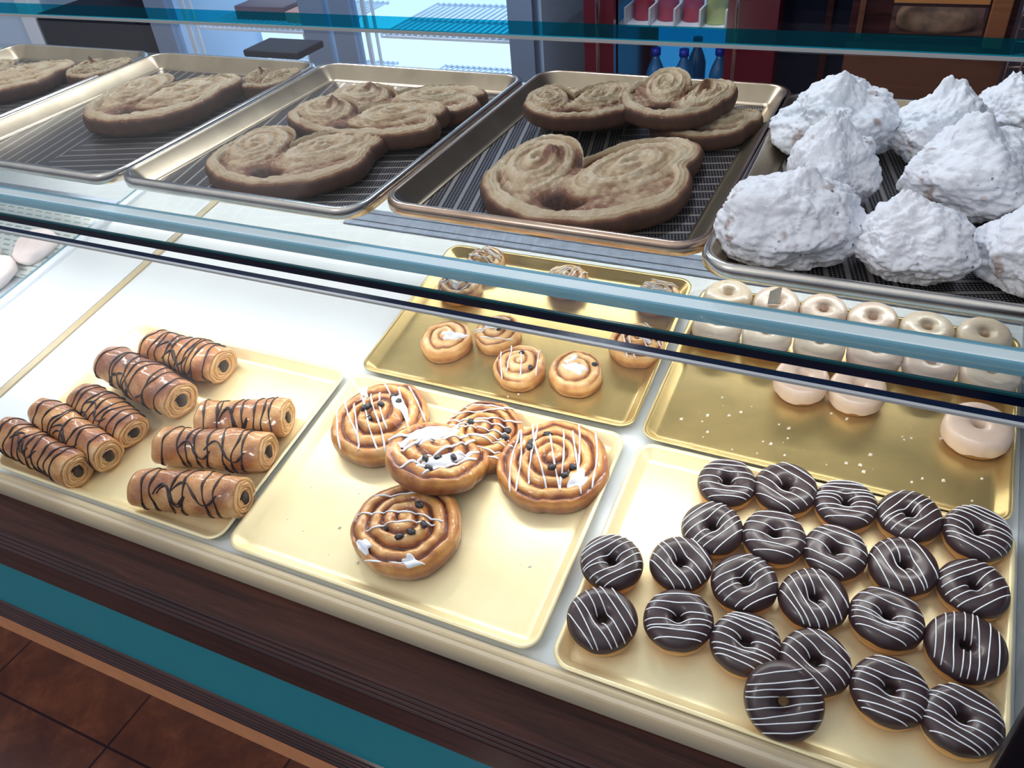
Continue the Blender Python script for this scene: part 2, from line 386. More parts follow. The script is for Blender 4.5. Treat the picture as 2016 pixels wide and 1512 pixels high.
# ------------------------------------------------------------------ counter under the case (world frame, z relative to Z0)
XL, XR = -2.3, 0.80
cab = empty('display_counter', Wm(-0.6, 0.2, -0.9), 'dark wooden counter with teal front band below the glass pastry case', 'counter')
CI = cab.matrix_world.inverted()
def wpart(fn, *a, **k): return fn(*a, parent=cab, M=CI @ Matrix.Translation((0, 0, Z0)), **k)
wpart(box, 'carcass', (XL, -0.225, -0.402), (XR, 0.84, -0.10), MT['blackplastic'])
wpart(extrude_x, 'ledge', [(-0.10, -0.105), (-0.10, -0.066), (-0.190, -0.070), (-0.236, -0.078), (-0.240, -0.082), (-0.236, -0.105)], XL, XR, MT['ledgewood'])
def ribs(y0, z0, z1, n, dep):
    pr = [(y0 + 0.02, z0)]
    for k in range(n):
        a = z0 + (z1 - z0) * k / n; b = z0 + (z1 - z0) * (k + 1) / n
        for q in range(7):
            t = q / 6; pr.append((y0 - dep * math.sin(math.pi * t) ** 0.7, a + (b - a) * (0.08 + 0.84 * t)))
    pr.append((y0 + 0.02, z1)); return pr
wpart(extrude_x, 'upper_moulding', ribs(-0.236, -0.080, -0.134, 4, 0.007), XL, XR, MT['darkwood'])
wpart(box, 'fascia_board', (XL, -0.241, -0.186), (XR, -0.22, -0.130), MT['darkwood'], bev=0.001)
wpart(box, 'teal_panel', (XL, -0.236, -0.350), (XR, -0.222, -0.180), MT['teal'])
wpart(extrude_x, 'lower_moulding', ribs(-0.236, -0.338, -0.402, 5, 0.006), XL, XR, MT['darkwood'])
wpart(box, 'plinth', (XL, -0.093, -0.9), (XR, 0.80, -0.4021), MT['tan'])

# ------------------------------------------------------------------ display case
case = empty('display_case', Wm(-0.6, 0.3, -0.07), 'glass pastry display case with white sloping deck on a wooden counter', 'display case')
KI = case.matrix_world.inverted()
def cpart(fn, *a, **k): return fn(*a, parent=case, M=KI @ Matrix.Translation((0, 0, Z0)), **k)
def dpart(fn, *a, **k): return fn(*a, parent=case, M=KI @ DECK, **k)
ZD = -0.017
dpart(box, 'deck_panel', (-0.836, -0.186, ZD - 0.012), (0.716, 0.80, ZD), MT['deck'], bev=0.001)
dpart(box, 'deck_panel', (-1.050, -0.186, ZD - 0.012), (-0.858, 0.80, ZD), MT['deck'], bev=0.001)
dpart(box, 'deck_joint', (-0.858, -0.186, ZD - 0.012), (-0.852, 0.80, ZD - 0.004), MT['black'])
dpart(box, 'deck_strip', (-0.852, -0.186, ZD - 0.010), (-0.836, 0.80, ZD + 0.003), MT['tanstrip'], bev=0.001)
dpart(box, 'partition_rail', (-1.068, -0.186, ZD - 0.012), (-1.050, 0.80, ZD + 0.008), MT['whiteplastic'], bev=0.002)
dpart(box, 'partition_rail', (-1.086, -0.186, ZD - 0.012), (-1.068, 0.80, ZD + 0.002), MT['pale_blue'], bev=0.001)
dpart(box, 'deck_panel', (XL, -0.186, ZD - 0.020), (-1.086, 0.80, ZD - 0.008), MT['deck'], bev=0.001)
dpart(box, 'vent_grille', (-1.80, 0.235, ZD - 0.008), (-1.09, 0.45, ZD - 0.001), MT['grille'])
dpart(box, 'rear_rail', (-1.80, 0.475, ZD - 0.006), (-1.09, 0.520, ZD + 0.001), MT['alu_blue'])
def strips(bm_name, x0, x1, y0, n):
    bm = bmesh.new()
    for k in range(n): addbox(bm, (x0, y0 + 0.013 * k, ZD - 0.002), (x1, y0 + 0.013 * k + 0.0122, ZD + 0.004 + 0.002 * (k % 2)))
    return dpart(frombm, bm_name, bm, MT['alu_blue'])
strips('rear_rail', -0.50, 0.714, 0.560, 4)
# front lip: cream upstand with glass channel
lip = [(-0.178, -0.055), (-0.178, -0.004), (-0.184, 0.0), (-0.186, -0.004), (-0.189, -0.004), (-0.190, 0.0), (-0.1945, -0.001), (-0.1955, -0.006), (-0.1955, -0.046), (-0.190, -0.052)]
dpart(extrude_x, 'front_lip', lip, XL, 0.714, MT['cream'])
dpart(box, 'end_frame', (0.716, -0.18, ZD - 0.012), (0.730, 0.80, 0.020), MT['alu'], bev=0.002)
cpart(box, 'back_panel', (XL, 0.85, -0.02), (XR, 0.86, 0.262), MT['deck'])
# curved lower front pane
def offset_curve(pts, t):
    out = []
    for i, p in enumerate(pts):
        a = pts[max(i - 1, 0)]; b = pts[min(i + 1, len(pts) - 1)]
        dx, dy = b[0] - a[0], b[1] - a[1]; l = math.hypot(dx, dy); out.append((p[0] - dy / l * t, p[1] + dx / l * t))
    return out
ctrl = [(-0.1865, -0.030), (-0.184, 0.06), (-0.176, 0.125), (-0.157, 0.175), (-0.122, 0.212), (-0.070, 0.238), (-0.01, 0.254), (0.048, 0.2645)]
def smoothpts(c, n=4):
    o = []
    for i in range(len(c) - 1):
        p0 = c[max(i - 1, 0)]; p1 = c[i]; p2 = c[i + 1]; p3 = c[min(i + 2, len(c) - 1)]
        for k in range(n):
            t = k / n
            o.append(tuple(0.5 * (2 * p1[j] + (p2[j] - p0[j]) * t + (2 * p0[j] - 5 * p1[j] + 4 * p2[j] - p3[j]) * t * t + (3 * p1[j] - p0[j] - 3 * p2[j] + p3[j]) * t ** 3) for j in (0, 1)))
    o.append(c[-1]); return o
cp = smoothpts(ctrl); inner = offset_curve(cp, 0.004)
fp = cpart(extrude_x, 'front_pane', cp + inner[::-1], XL, 0.714, [MT['glass_low'], MT['edge_dark']], smooth=False)
for p in fp.data.polygons:
    if len(p.vertices) > 4: p.material_index = 1
cpart(box, 'pane_top_edge', (XL, 0.0450, 0.2625), (0.714, 0.0545, 0.2685), MT['edge_dark'])
cpart(box, 'pane_edge_trim', (XL, 0.0405, 0.2655), (0.714, 0.0450, 0.2685), MT['seal'])
# upper front pane
up0, up1 = (0.088, 0.290), (0.326, 0.505)
cpart(extrude_x, 'upper_front_pane', [up0, up1, (up1[0] + 0.003, up1[1] - 0.004), (up0[0] + 0.003, up0[1] - 0.004)], XL, 0.78, MT['glass_low'])
# top glass
tp = cpart(box, 'top_glass', (XL, 0.326, 0.508), (0.80, 0.80, 0.5255), [MT['topglass'], MT['edge_teal']])
for p in tp.data.polygons:
    p.material_index = 1 if abs(p.normal.z) < 0.5 and p.normal.y < -0.5 else 0
cpart(box, 'top_glass_trim', (XL, 0.326, 0.5035), (0.80, 0.332, 0.5078), MT['seal'])
# lamp under the shelf front
lamp = cpart(extrude_x, 'deck_lamp', [(0.145, 0.2565), (0.145, 0.266), (0.148, 0.2675), (0.163, 0.2675), (0.166, 0.266), (0.166, 0.2565)], XL, 0.70, MT['lampbody'])
cpart(box, 'lamp_edge', (XL, 0.1405, 0.2532), (0.70, 0.1448, 0.2675), MT['lampedge'])
cpart(box, 'lamp_edge', (XL, 0.1662, 0.261), (0.70, 0.1705, 0.2675), MT['lampedge'])
cpart(box, 'lamp_diffuser', (XL + 0.2, 0.147, 0.2545), (0.68, 0.164, 0.2560), MT['lampglow'])
cpart(box, 'added_rear_lamp', (XL, 0.606, 0.2535), (0.70, 0.634, 0.2675), MT['lampbody'])  # unseen housing added for the rear light
# right hand post
post = empty('corner_post', Wm(0.72, -0.21, -0.09), 'dark wooden corner post with black gasket at the right end of the case', 'post')
PI_ = post.matrix_world.inverted() @ Matrix.Translation((0, 0, Z0))
box('post_body', (0.684, -0.262, -0.09), (0.79, -0.1975, 0.42), MT['darkwood'], parent=post, M=PI_, bev=0.003)
box('gasket', (0.6645, -0.205, -0.09), (0.684, -0.1945, 0.42), MT['black'], parent=post, M=PI_, bev=0.002)

# ------------------------------------------------------------------ glass shelf
SH = 0.280
sh = box('glass_shelf', (XL, 0.074, SH - 0.0155), (0.79, 0.845, SH), [MT['shelfglass'], MT['edge_dark']], M=Matrix.Translation((0, 0, Z0)))
for p in sh.data.polygons: p.material_index = 1 if p.normal.y < -0.5 else 0
tag(sh, 'long horizontal glass shelf with dark polished edge, carrying the dark baking trays', 'shelf')
ge = box('edge_highlight', (XL, 0.0705, SH - 0.0030), (0.79, 0.0738, SH - 0.0002), MT['edge_green'], parent=sh)

# ------------------------------------------------------------------ trays
def rrect(w, d, r, n=7):
    pts = []
    for cx, cy, a0 in ((w / 2 - r, d / 2 - r, 0), (-w / 2 + r, d / 2 - r, 90), (-w / 2 + r, -d / 2 + r, 180), (w / 2 - r, -d / 2 + r, 270)):
        for k in range(n + 1):
            a = math.radians(a0 + 90 * k / n); pts.append((cx + r * math.cos(a), cy + r * math.sin(a)))
    return pts
def tray_mesh(w, d, layers, R):
    V = []; F = []; n = None
    for ins, z in layers:
        pts = rrect(w - 2 * ins, d - 2 * ins, max(R - ins, 0.004)); n = len(pts); V += [(x, y, z) for x, y in pts]
    for l in range(len(layers) - 1):
        for i in range(n):
            j = (i + 1) % n; F.append((l * n + i, l * n + j, (l + 1) * n + j, (l + 1) * n + i))
    return V, F, n
def gold_tray(M, label, mat, hscale=1.0):
    w, d = 0.46, 0.3455; R = 0.024; h = 0.0155
    L = [(0.012, -h), (0.0015, -0.002), (0.0, -0.001), (0.0, 0.0), (0.0045, 0.0003), (0.006, -0.001), (0.0165, -h + 0.0028), (0.019, -h + 0.0015), (0.024, -h + 0.0012)]
    V, F, n = tray_mesh(w, d, L, R)
    k = len(L) - 1
    F.append(tuple(k * n + i for i in range(n))); F.append(tuple(range(n))[::-1])
    o = mesh('serving_tray', V, F, mat, M=M, smooth=False)
    for p in o.data.polygons: p.use_smooth = len(p.vertices) == 4
    tag(o, label, 'tray', 'gold serving trays on the deck'); return o
yB = 0.0
TR = {}
gold_tray(Dm(-0.470, 0.0, 0.0, 0.0), 'gold tray at the left end holding the chocolate rolls', MT['gold'])
gold_tray(Dm(0.0, 0.0, 0.0), 'bright gold tray in the front middle under the large raisin swirls', MT['gold'])
gold_tray(Dm(0.0016, 0.3552, 0.0005, 0.0053), 'scratched gold tray in a shaded tone with the small danishes, behind the raisin swirls', MT['gold_shaded'])
gold_tray(Dm(0.4772, 0.3436, 0.0005, -0.012), 'gold tray holding the sugar glazed doughnuts, below the meringues', MT['gold_shaded'])
gold_tray(Dm(0.4787, -0.0058, 0.0, -0.003), 'gold tray crowded with chocolate striped doughnuts at the front right', MT['gold'])

def baking_tray(M, label, rimmat):
    w, d = 0.466, 0.592; R = 0.045; h = 0.030
    t = empty('baking_tray', M, label, 'tray', 'dark perforated baking trays on the glass shelf')
    L = [(0.004, -0.019), (0.0, -0.0165), (-0.001, -0.008), (0.0, -0.003), (0.003, 0.0), (0.009, 0.0), (0.0105, -0.001)]
    V, F, n = tray_mesh(w, d, L, R)
    mesh('rim', V, F, rimmat, parent=t)
    L = [(0.0105, -0.001), (0.014, -0.004), (0.030, -h + 0.006), (0.036, -h + 0.003), (0.040, -h + 0.0028), (0.036, -h), (0.030, -h + 0.002), (0.012, -0.019), (0.004, -0.019)]
    V, F, n = tray_mesh(w, d, L, R); mesh('side_wall', V, F, MT['pan_in'], parent=t)
    w2, d2 = w - 0.08, d - 0.08
    pts = rrect(w2, d2, 0.01); V = [(x, y, -h + 0.0028) for x, y in pts] + [(x, y, -h + 0.0005) for x, y in pts]; n = len(pts)
    F = [tuple(range(n)), tuple(range(2 * n - 1, n - 1, -1))] + [(i, n + i, n + (i + 1) % n, (i + 1) % n) for i in range(n)]
    mesh('perforated_base', V, F, MT['perf'], parent=t, smooth=False)
    return t
HR = SH + 0.0305
baking_tray(Wm(-1.335, 0.472, HR), 'baking tray at the far left of the glass shelf', MT['steel'])
baking_tray(Wm(-0.8643, 0.4717, HR, -0.0063), 'baking tray second from left on the shelf, mostly empty silvery base', MT['steel'])
baking_tray(Wm(-0.3951, 0.4744, HR, -0.0077), 'steel-rimmed baking tray in the middle of the shelf, holding three palmiers', MT['steel'])
baking_tray(Wm(0.0808, 0.508, HR, -0.0114), 'bronze-rimmed baking tray just left of the meringues', MT['copper'])
baking_tray(Wm(0.539, 0.471, HR), 'baking tray at the right under the white meringues', MT['steel'])
BT = SH + 0.0035      # top of the baking tray base
GT = -0.0143          # top of the gold tray base

# ------------------------------------------------------------------ doughnuts
def torus(name, rh, ro, h, mat, parent, phi0, phi1, off, nth=56, nph=26, seed=0, closed=False, wob=0.0, toast=False, hz=0.5, waveamp=0.0, ex=0.82):
    rc = (rh + ro) / 2; a = (ro - rh) / 2; b = h / 2
    V = []; F = []; T = []
    rs = np.random.RandomState(seed); ph = rs.uniform(0, 6.28, 4)
    for i in range(nth):
        th = 2 * math.pi * i / nth
        wv = waveamp * (math.sin(3 * th + ph[0]) + 0.6 * math.sin(7 * th + ph[1]) + 0.4 * math.sin(13 * th + ph[3]))
        ws = 1 + wob * math.sin(2 * th + ph[2]) + 0.5 * wob * math.sin(3 * th + ph[3])
        for j in range(nph + (0 if closed else 1)):
            t = j / nph; p = phi0 + wv * (1 - t) + (phi1 - phi0 - wv * (1 - t)) * t
            c, s = math.cos(p), math.sin(p)
            cc = math.copysign(abs(c) ** ex, c); ss = math.copysign(abs(s) ** ex, s)
            r = rc + (a + off) * cc; z = b + (b + off) * ss
            if z < 0.0: z = 0.0
            r = r * (ws if c > 0 else 1)
            V.append((r * math.cos(th), r * math.sin(th), z))
            T.append(0.75 if z < 0.3 * h else (0.15 if z < 0.5 * h else 0.5))
    m = nph + (0 if closed else 1)
    for i in range(nth):
        i2 = (i + 1) % nth
        for j in range(nph if closed else nph):
            j2 = (j + 1) % m
            F.append((i * m + j, i2 * m + j, i2 * m + j2, i * m + j2))
    return mesh(name, V, F, mat, parent, toast=T if toast else None)
def topz(r, rh, ro, h, off):
    rc = (rh + ro) / 2; a = (ro - rh) / 2 + off; b = h / 2
    q = abs(r - rc) / a
    if q >= 1: return None
    c = q ** (1 / 0.82); return b + (b + off) * (math.sqrt(max(0, 1 - c * c)) ** 0.82)
def doughnut(kind, M, r, label, group, ang=0.0, seed=0, nl=8, h=None, hole=None):
    R = random.Random(seed)
    h = h or 0.90 * r; rh = hole or (0.0058 if kind == 'choc' else 0.0066)
    t = empty('chocolate_doughnut' if kind == 'choc' else 'glazed_doughnut', M, label, 'doughnut', group)
    torus('dough', rh + 0.0012, r - 0.0008, h, MT['donutdough'], t, -math.pi, math.pi, 0, closed=True, seed=seed, wob=0.012, toast=True, ex=0.82 if kind == 'choc' else 0.64)
    if kind != 'choc':
        torus('sugar_glaze', rh, r, h, MT['sugar'] if R.random() < 0.6 else MT['sugar_pale'], t, -0.22, math.pi + 0.7, 0.0007, seed=seed, waveamp=0.10, wob=0.014, ex=0.64)
        return t
    off = 0.0009
    torus('chocolate_glaze', rh, r, h, MT['choc'], t, 0.20, math.pi + 1.1, off, seed=seed, waveamp=0.05, wob=0.012)
    paths = []; c, s = math.cos(ang), math.sin(ang); u = -r * 0.88; k = 0
    gaps = [R.uniform(0.5, 1.5) for _ in range(nl)]; tot = sum(gaps); pos = []; acc = 0
    for g in gaps: pos.append(-0.86 + 1.72 * (acc + g / 2) / tot); acc += g
    for pp in pos:
        v0 = pp * r; a1, a2, p1, p2 = R.uniform(0, .0009), R.uniform(0, .0003), R.uniform(0, 6), R.uniform(0, 6); tl = R.uniform(-0.07, 0.07)
        cur = []
        for q in range(64):
            uu = -r * 1.0 + 2 * r * q / 63
            vv = v0 + tl * uu + a1 * math.sin(uu * 70 + p1) + a2 * math.sin(uu * 190 + p2)
            rr = math.hypot(uu, vv)
            pull = math.exp(-(rr / (rh * 1.6)) ** 2)
            vv -= pull * 0.0022
            rr = math.hypot(uu, vv)
            z = topz(rr, rh, r, h, off)
            if z is None and rr < rh + 0.002: z = h * 0.62
            if z is None or rr > r * 0.985 or z < h * 0.64:
                if len(cur) > 4: paths.append(cur)
                cur = []; continue
            cur.append((uu * c - vv * s, uu * s + vv * c, z + 0.0004))
        if len(cur) > 4: paths.append(cur)
    tubes('icing_stripes', paths, 0.00074, MT['icing'], t, n=5, flat=0.8)
    return t
ORD = ['leftmost', 'second from the left', 'third from the left', 'fourth from the left', 'fifth from the left', 'rightmost']
rows = [('back', [(.3782, .1261, .0365, 0), (.4503, .1391, .0382, -55), (.5224, .136, .0365, -3), (.594, .1399, .037, 45), (.6662, .1402, .0372, -40)]),
        ('second', [(.3783, .0518, .0372, 35), (.4498, .0612, .0378, -8), (.5213, .0644, .0362, -28), (.5945, .0664, .038, -80), (.6664, .0629, .0365, 25)]),
        ('third', [(.2757, -.0352, .0380, 35), (.3549, -.0099, .0368, -60), (.431, -.0109, .0378, 40), (.5075, -.0069, .038, -65), (.584, -.0069, .0385, -42), (.6626, -.014, .0400, 84)]),
        ('front', [(.2899, -.1106, .0402, -65), (.3728, -.0824, .0386, 5), (.4485, -.0849, .0375, -30), (.5206, -.0817, .0375, -60), (.5960, -.0880, .0382, -18), (.6645, -.0960, .0378, -50)])]
GC = 'chocolate doughnuts on the front right tray'
cnt = 0
for rname, L in rows:
    for i, (x, y, r, ia) in enumerate(L):
        cnt += 1
        o = ORD[5] if i == len(L) - 1 else ORD[i]
        R_ = random.Random(cnt)
        doughnut('choc', Dm(x, y, GT, R_.uniform(-.2, .2), R_.uniform(-.06, .06), R_.uniform(-.05, .05)), r,
                 'chocolate glazed doughnut with white stripes, %s in the %s row' % (o, rname), GC, math.radians((ia + 20) * 0.91), 100 + cnt, R_.choice([6, 7, 7, 8, 9]))
doughnut('choc', Dm(.4975, -.1310, GT + 0.016, 0.1, 0.50, 0.0), .0392, 'chocolate glazed doughnut tipped up against another at the tray front edge', GC, math.radians(18), 177, 8)
rows2 = [('back', [(.2944, .4901, .037), (.3693, .492, .0355), (.4403, .4925, .035), (.5114, .4904, .0355), (.5848, .4852, .0365), (.6601, .4916, .036)]),
         ('second', [(.2944, .4180, .037), (.3713, .4171, .0368), (.4461, .4180, .0366), (.522, .4190, .037), (.5957, .4152, .0357), (.6702, .4163, .0368)]),
         ('third', [(.434, .3378, .0378), (.5099, .3400, .0378)])]
GG = 'sugar glazed doughnuts on the back right tray'
for rname, L in rows2:
    for i, (x, y, r) in enumerate(L):
        cnt += 1; R_ = random.Random(cnt)
        o = (('left one', 'right one')[i]) if rname == 'third' else (ORD[5] if i == len(L) - 1 else ORD[i])
        doughnut('glazed', Dm(x, y, GT, R_.uniform(-3, 3), R_.uniform(-.05, .05), R_.uniform(-.05, .05)), r,
                 'pale sugar glazed ring doughnut, %s in the %s row' % (o, rname), GG, 0, 300 + cnt)
doughnut('glazed', Dm(.6601, .3072, GT, 0.5), .0405, 'pinkish sugar glazed ring doughnut standing alone near the tray right edge', GG, 0, 377)

# ------------------------------------------------------------------ raisin swirls (danishes)
def polar(name, Rth, hfun, Hm, mat, parent, ns=48, toastf=None, lower=((1.0, .55), (0.985, .22), (0.94, .03), (0.86, 0.0)), M=None, p=8):
    nth = len(Rth); th = np.linspace(0, 2 * np.pi, nth, endpoint=False)
    ss = np.linspace(0, 1, ns) ** 0.85
    V = []; T = []; F = []
    V.append((0, 0, 0)); T.append(0)
    for s in ss[1:]:
        x = s * Rth * np.cos(th); y = s * Rth * np.sin(th)
        h, t = hfun(x, y, np.full(nth, s), th, (1 - s) * Rth)
        e = math.sqrt(max(0, 1 - s ** p)); z = Hm + (h - Hm) * e
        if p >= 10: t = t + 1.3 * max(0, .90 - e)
        V += list(zip(x, y, z)); T += list(t)
    h0, t0 = hfun(np.array([0.0]), np.array([0.0]), np.array([0.0]), np.array([0.0]), np.array([Rth.mean()]))
    V[0] = (0, 0, V[1][2] if abs(h0[0] - V[1][2]) > 0.002 else h0[0]); T[0] = float(T[1])
    for k, (fr, fz) in enumerate(lower):
        x = fr * Rth * np.cos(th); y = fr * Rth * np.sin(th)
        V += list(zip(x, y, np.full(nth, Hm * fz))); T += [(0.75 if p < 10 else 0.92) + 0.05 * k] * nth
    nr = (len(ss) - 1) + len(lower)
    for i in range(nth): F.append((0, 1 + i, 1 + (i + 1) % nth))
    for r in range(nr - 1):
        a = 1 + r * nth; b = a + nth
        for i in range(nth):
            j = (i + 1) % nth; F.append((a + i, b + i, b + j, a + j))
    a = 1 + (nr - 1) * nth; F.append(tuple(a + i for i in range(nth))[::-1])
    return mesh(name, V, F, mat, parent, M, toast=np.clip(T, 0, 1))
def swirl_h(r, H, turns, amp, seed, hand=1):
    def f(x, y, s, th, d):
        ph = s * turns - hand * th / (2 * np.pi) + 0.11 * sn(x, y, seed, 17)
        fr = ph - np.floor(ph)
        ridge = np.sin(np.pi * fr) ** 0.6
        inner = np.clip((1 - s) * 9, 0, 1) * np.clip(s * 7, 0, 1)
        dome = H * (0.80 + 0.20 * (1 - s ** 2) - 0.10 * np.exp(-((s - 0.62) / 0.2) ** 2))
        h = dome - amp * (1 - ridge) * inner + 0.0016 * sn(x, y, seed + 5, 45)
        # broad dents in the laminated rings
        h = h + 0.0016 * sn(x, y, seed + 9, 18) * np.clip(s * 3, 0, 1)
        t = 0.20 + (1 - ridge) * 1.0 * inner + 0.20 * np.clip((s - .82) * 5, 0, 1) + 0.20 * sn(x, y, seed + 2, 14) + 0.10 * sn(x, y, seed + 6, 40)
        return h, t
    return f
def danish(M, r, H, label, group, seed, big=True, hand=1, icing='lines', nr=5, turns=4.0, ang=-0.9, name='raisin_swirl', raisins=None):
    R = random.Random(seed)
    t = empty(name, M, label, 'pastry', group)
    nth = 120 if big else 84
    th = np.linspace(0, 2 * np.pi, nth, endpoint=False)
    Rth = r * (1 + 0.022 * np.sin(2 * th + seed) + 0.018 * np.sin(3 * th + 2 * seed) + 0.010 * np.sin(7 * th + seed) + 0.004 * np.sin(19 * th))
    # the tail end of the dough strip makes a step on the rim
    Rth = Rth * (1 + 0.03 * (((th + seed) % (2 * np.pi)) / (2 * np.pi)))
    hf = swirl_h(r, H, turns, 0.0095 if big else 0.0055, seed, hand)
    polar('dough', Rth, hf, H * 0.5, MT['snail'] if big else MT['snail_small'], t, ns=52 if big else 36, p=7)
    Rm = Rth.mean()
    def zt(x, y):
        rr = math.hypot(x, y); s = rr / Rm
        if s > 1.0: return None
        a = math.atan2(y, x) % (2 * math.pi)
        h, _ = hf(np.array([x]), np.array([y]), np.array([s]), np.array([a]), np.array([0.0]))
        return H * .5 + (float(h[0]) - H * .5) * math.sqrt(max(0, 1 - s ** 7))
    rad = 0.0055 if big else 0.0042
    pts = raisins
    if pts is None:
        pts = []
        for k in range(nr):
            a = R.uniform(0, 6.28); q = R.uniform(0.2, 0.75); pts.append((q * math.cos(a), q * math.sin(a)))
    for (px, py) in pts:
        x, y = px * r, py * r; z = zt(x, y) or H
        bm = bmesh.new(); bmesh.ops.create_icosphere(bm, subdivisions=2, radius=1)
        for v in bm.verts:
            nn = mnoise.noise(v.co * 1.8 + Vector((seed, px * 9, py * 9)))
            v.co = Vector((v.co.x * rad * 1.25, v.co.y * rad * 0.85, v.co.z * rad * 0.75)) * (1 + 0.35 * nn)
        frombm('raisin', bm, MT['raisin'], parent=t, M=Matrix.Translation((x, y, z + rad * 0.25)) @ Matrix.Rotation(R.uniform(0, 3), 4, 'Z'), smooth=True)
    paths = []; blobs = []
    ca, sa = math.cos(ang), math.sin(ang)
    if icing in ('lines', 'heavy', 'blob'):
        n = {'lines': 9, 'heavy': 6, 'blob': 4}[icing]
        for k in range(n):
            v0 = (-.85 + 1.7 * (k + R.random() * .9) / n) * r; u0 = -r * R.uniform(.55, 1.0); u1 = r * R.uniform(.45, 1.0)
            if icing == 'heavy': v0 *= .75
            p1, p2, am = R.uniform(0, 6), R.uniform(0, 6), R.uniform(.01, .05) * r; tl = R.uniform(-.14, .14)
            cur = []
            N = 44
            for q in range(N):
                uu = u0 + (u1 - u0) * q / (N - 1); vv = v0 + am * math.sin(uu / r * 3 + p1) + tl * uu
                x, y = uu * ca - vv * sa, uu * sa + vv * ca; z = zt(x, y)
                if z is None:
                    if len(cur) > 5: paths.append(cur)
                    cur = []; continue
                z2 = zt(x + .0025, y) or z; z3 = zt(x - .0025, y) or z
                cur.append((x, y, max(z, z2, z3) + 0.0006))
            if len(cur) > 5: paths.append(cur)
        w = 0.0013 if big else 0.0011
        tubes('icing_drizzle', paths, lambda q: w * (0.75 + 0.5 * math.sin(q * 9) ** 2) * (1.7 if icing == 'heavy' else 1), MT['icing'], t, n=6, flat=0.7)
    def slab(cx, cy, a, b, an, sd):
        V = []; F = []; NT, NS = 36, 9
        c2, s2 = math.cos(an), math.sin(an)
        for i in range(NS + 1):
            s = i / NS
            for k in range(NT):
                q = 2 * math.pi * k / NT; e = 1 + .20 * math.sin(3 * q + sd) + .13 * math.sin(5 * q + 2 * sd)
                uu, vv = s * a * e * math.cos(q), s * b * e * math.sin(q)
                x, y = cx + uu * c2 - vv * s2, cy + uu * s2 + vv * c2; rr = math.hypot(x, y)
                if rr > Rm * .985: x, y = x * Rm * .985 / rr, y * Rm * .985 / rr
                z = max(filter(None, (zt(x, y), zt(x * .96, y * .96), zt(x * .97, y * 1.0), zt(x, y * .97))), default=H * .6)
                V.append((x, y, z + 0.0022 * math.sqrt(max(0, 1 - s ** 4)) - (0.0012 if i == NS else 0)))
        for i in range(NS):
            for k in range(NT):
                j = (k + 1) % NT; F.append((i * NT + k, (i + 1) * NT + k, (i + 1) * NT + j, i * NT + j))
        return mesh('icing_patch', V, F, MT['icing'], t)
    return t, slab
GB = 'large raisin swirls on the front middle tray'
t, slab = danish(Dm(-.1274, .0851, GT, 0), .0735, .046, 'round raisin swirl with thin icing at the tray back left corner', GB, 11, True, 1, 'lines', 0, 3.6, -0.85,
                 raisins=[(.10, .52), (.30, .38), (.02, .18), (-.22, .05), (-.08, -.18), (-.28, -.02)])
slab(.025, .026, .026, .009, -.7, 1); slab(-.045, .035, .018, .006, -.8, 2)
t, slab = danish(Dm(.0330, .1080, GT, 1.0, 0.03), .0600, .040, 'raisin swirl half hidden behind the thickly iced swirl in the middle', GB, 12, True, 1, 'lines', 0, 3.6, -0.7,
                 raisins=[(-.1, .3), (.45, -.45), (.30, -.58)])
t, slab = danish(Dm(-.004, .0330, GT + 0.024, 0.25, -.30, .24), .0700, .042, 'thickly iced raisin swirl leaning in the middle of the tray', GB, 13, True, -1, 'heavy', 0, 3.6, 0.75,
                 raisins=[(.10, -.45), (-.12, -.52), (.38, -.30), (.02, -.75)])
slab(-.030, .014, .040, .0085, .85, 3); slab(-.004, .022, .036, .0085, .95, 4); slab(.008, -.036, .024, .010, .6, 5); slab(.034, -.010, .022, .005, .9, 9)
t, slab = danish(Dm(.1516, .0879, GT, 0), .0745, .044, 'raisin swirl nearest the tray right edge with crossed icing lines', GB, 14, True, 1, 'lines', 0, 4.2, -1.15,
                 raisins=[(-.30, .50), (-.52, .22), (-.46, .04), (.42, -.10), (.38, -.34), (.12, -.30)])
slab(.046, -.024, .015, .011, 1.2, 6)
t, slab = danish(Dm(.0046, -.0700, GT, 0.2, -.04), .0720, .044, 'brown raisin swirl at the front with a few white icing blobs', GB, 15, True, -1, 'blob', 0, 3.8, 0.1,
                 raisins=[(.22, .28), (-.30, -.22), (.42, -.10), (.06, -.42), (.24, -.30)])
slab(-.042, -.044, .013, .008, 2.6, 7); slab(.030, -.060, .016, .007, -.3, 8)

GS = 'small danishes on the scratched gold tray'
smalls = [(-.1558, .4150, .0395, 'small danish at the back left of the scratched tray, with a grey icing streak', 'blob', 2, 21),
          (-.1400, .4920, .0340, 'small danish furthest back on the left, mostly hidden by another', 'lines', 0, 22),
          (.0238, .4738, .0370, 'small danish alone in the middle of the back row with crossed icing lines', 'lines', 0, 23),
          (.1842, .4700, .0360, 'small danish in the back right corner of the scratched tray', 'lines', 0, 24),
          (-.1151, .2800, .0415, 'small danish with one big white icing patch, left of the cluster', 'none', 0, 25),
          (-.0382, .3180, .0385, 'small danish with a raisin and icing stripe, rear of the cluster', 'blob', 1, 26),
          (.0280, .2560, .0415, 'small browner danish with curved icing, front of the cluster', 'blob', 2, 27),
          (.1164, .2680, .0410, 'small danish with a raisin on its left rim, right of the cluster', 'none', 0, 28),
          (.1856, .3528, .0425, 'small raisin danish beside the right edge of the scratched tray', 'blob', 4, 29)]
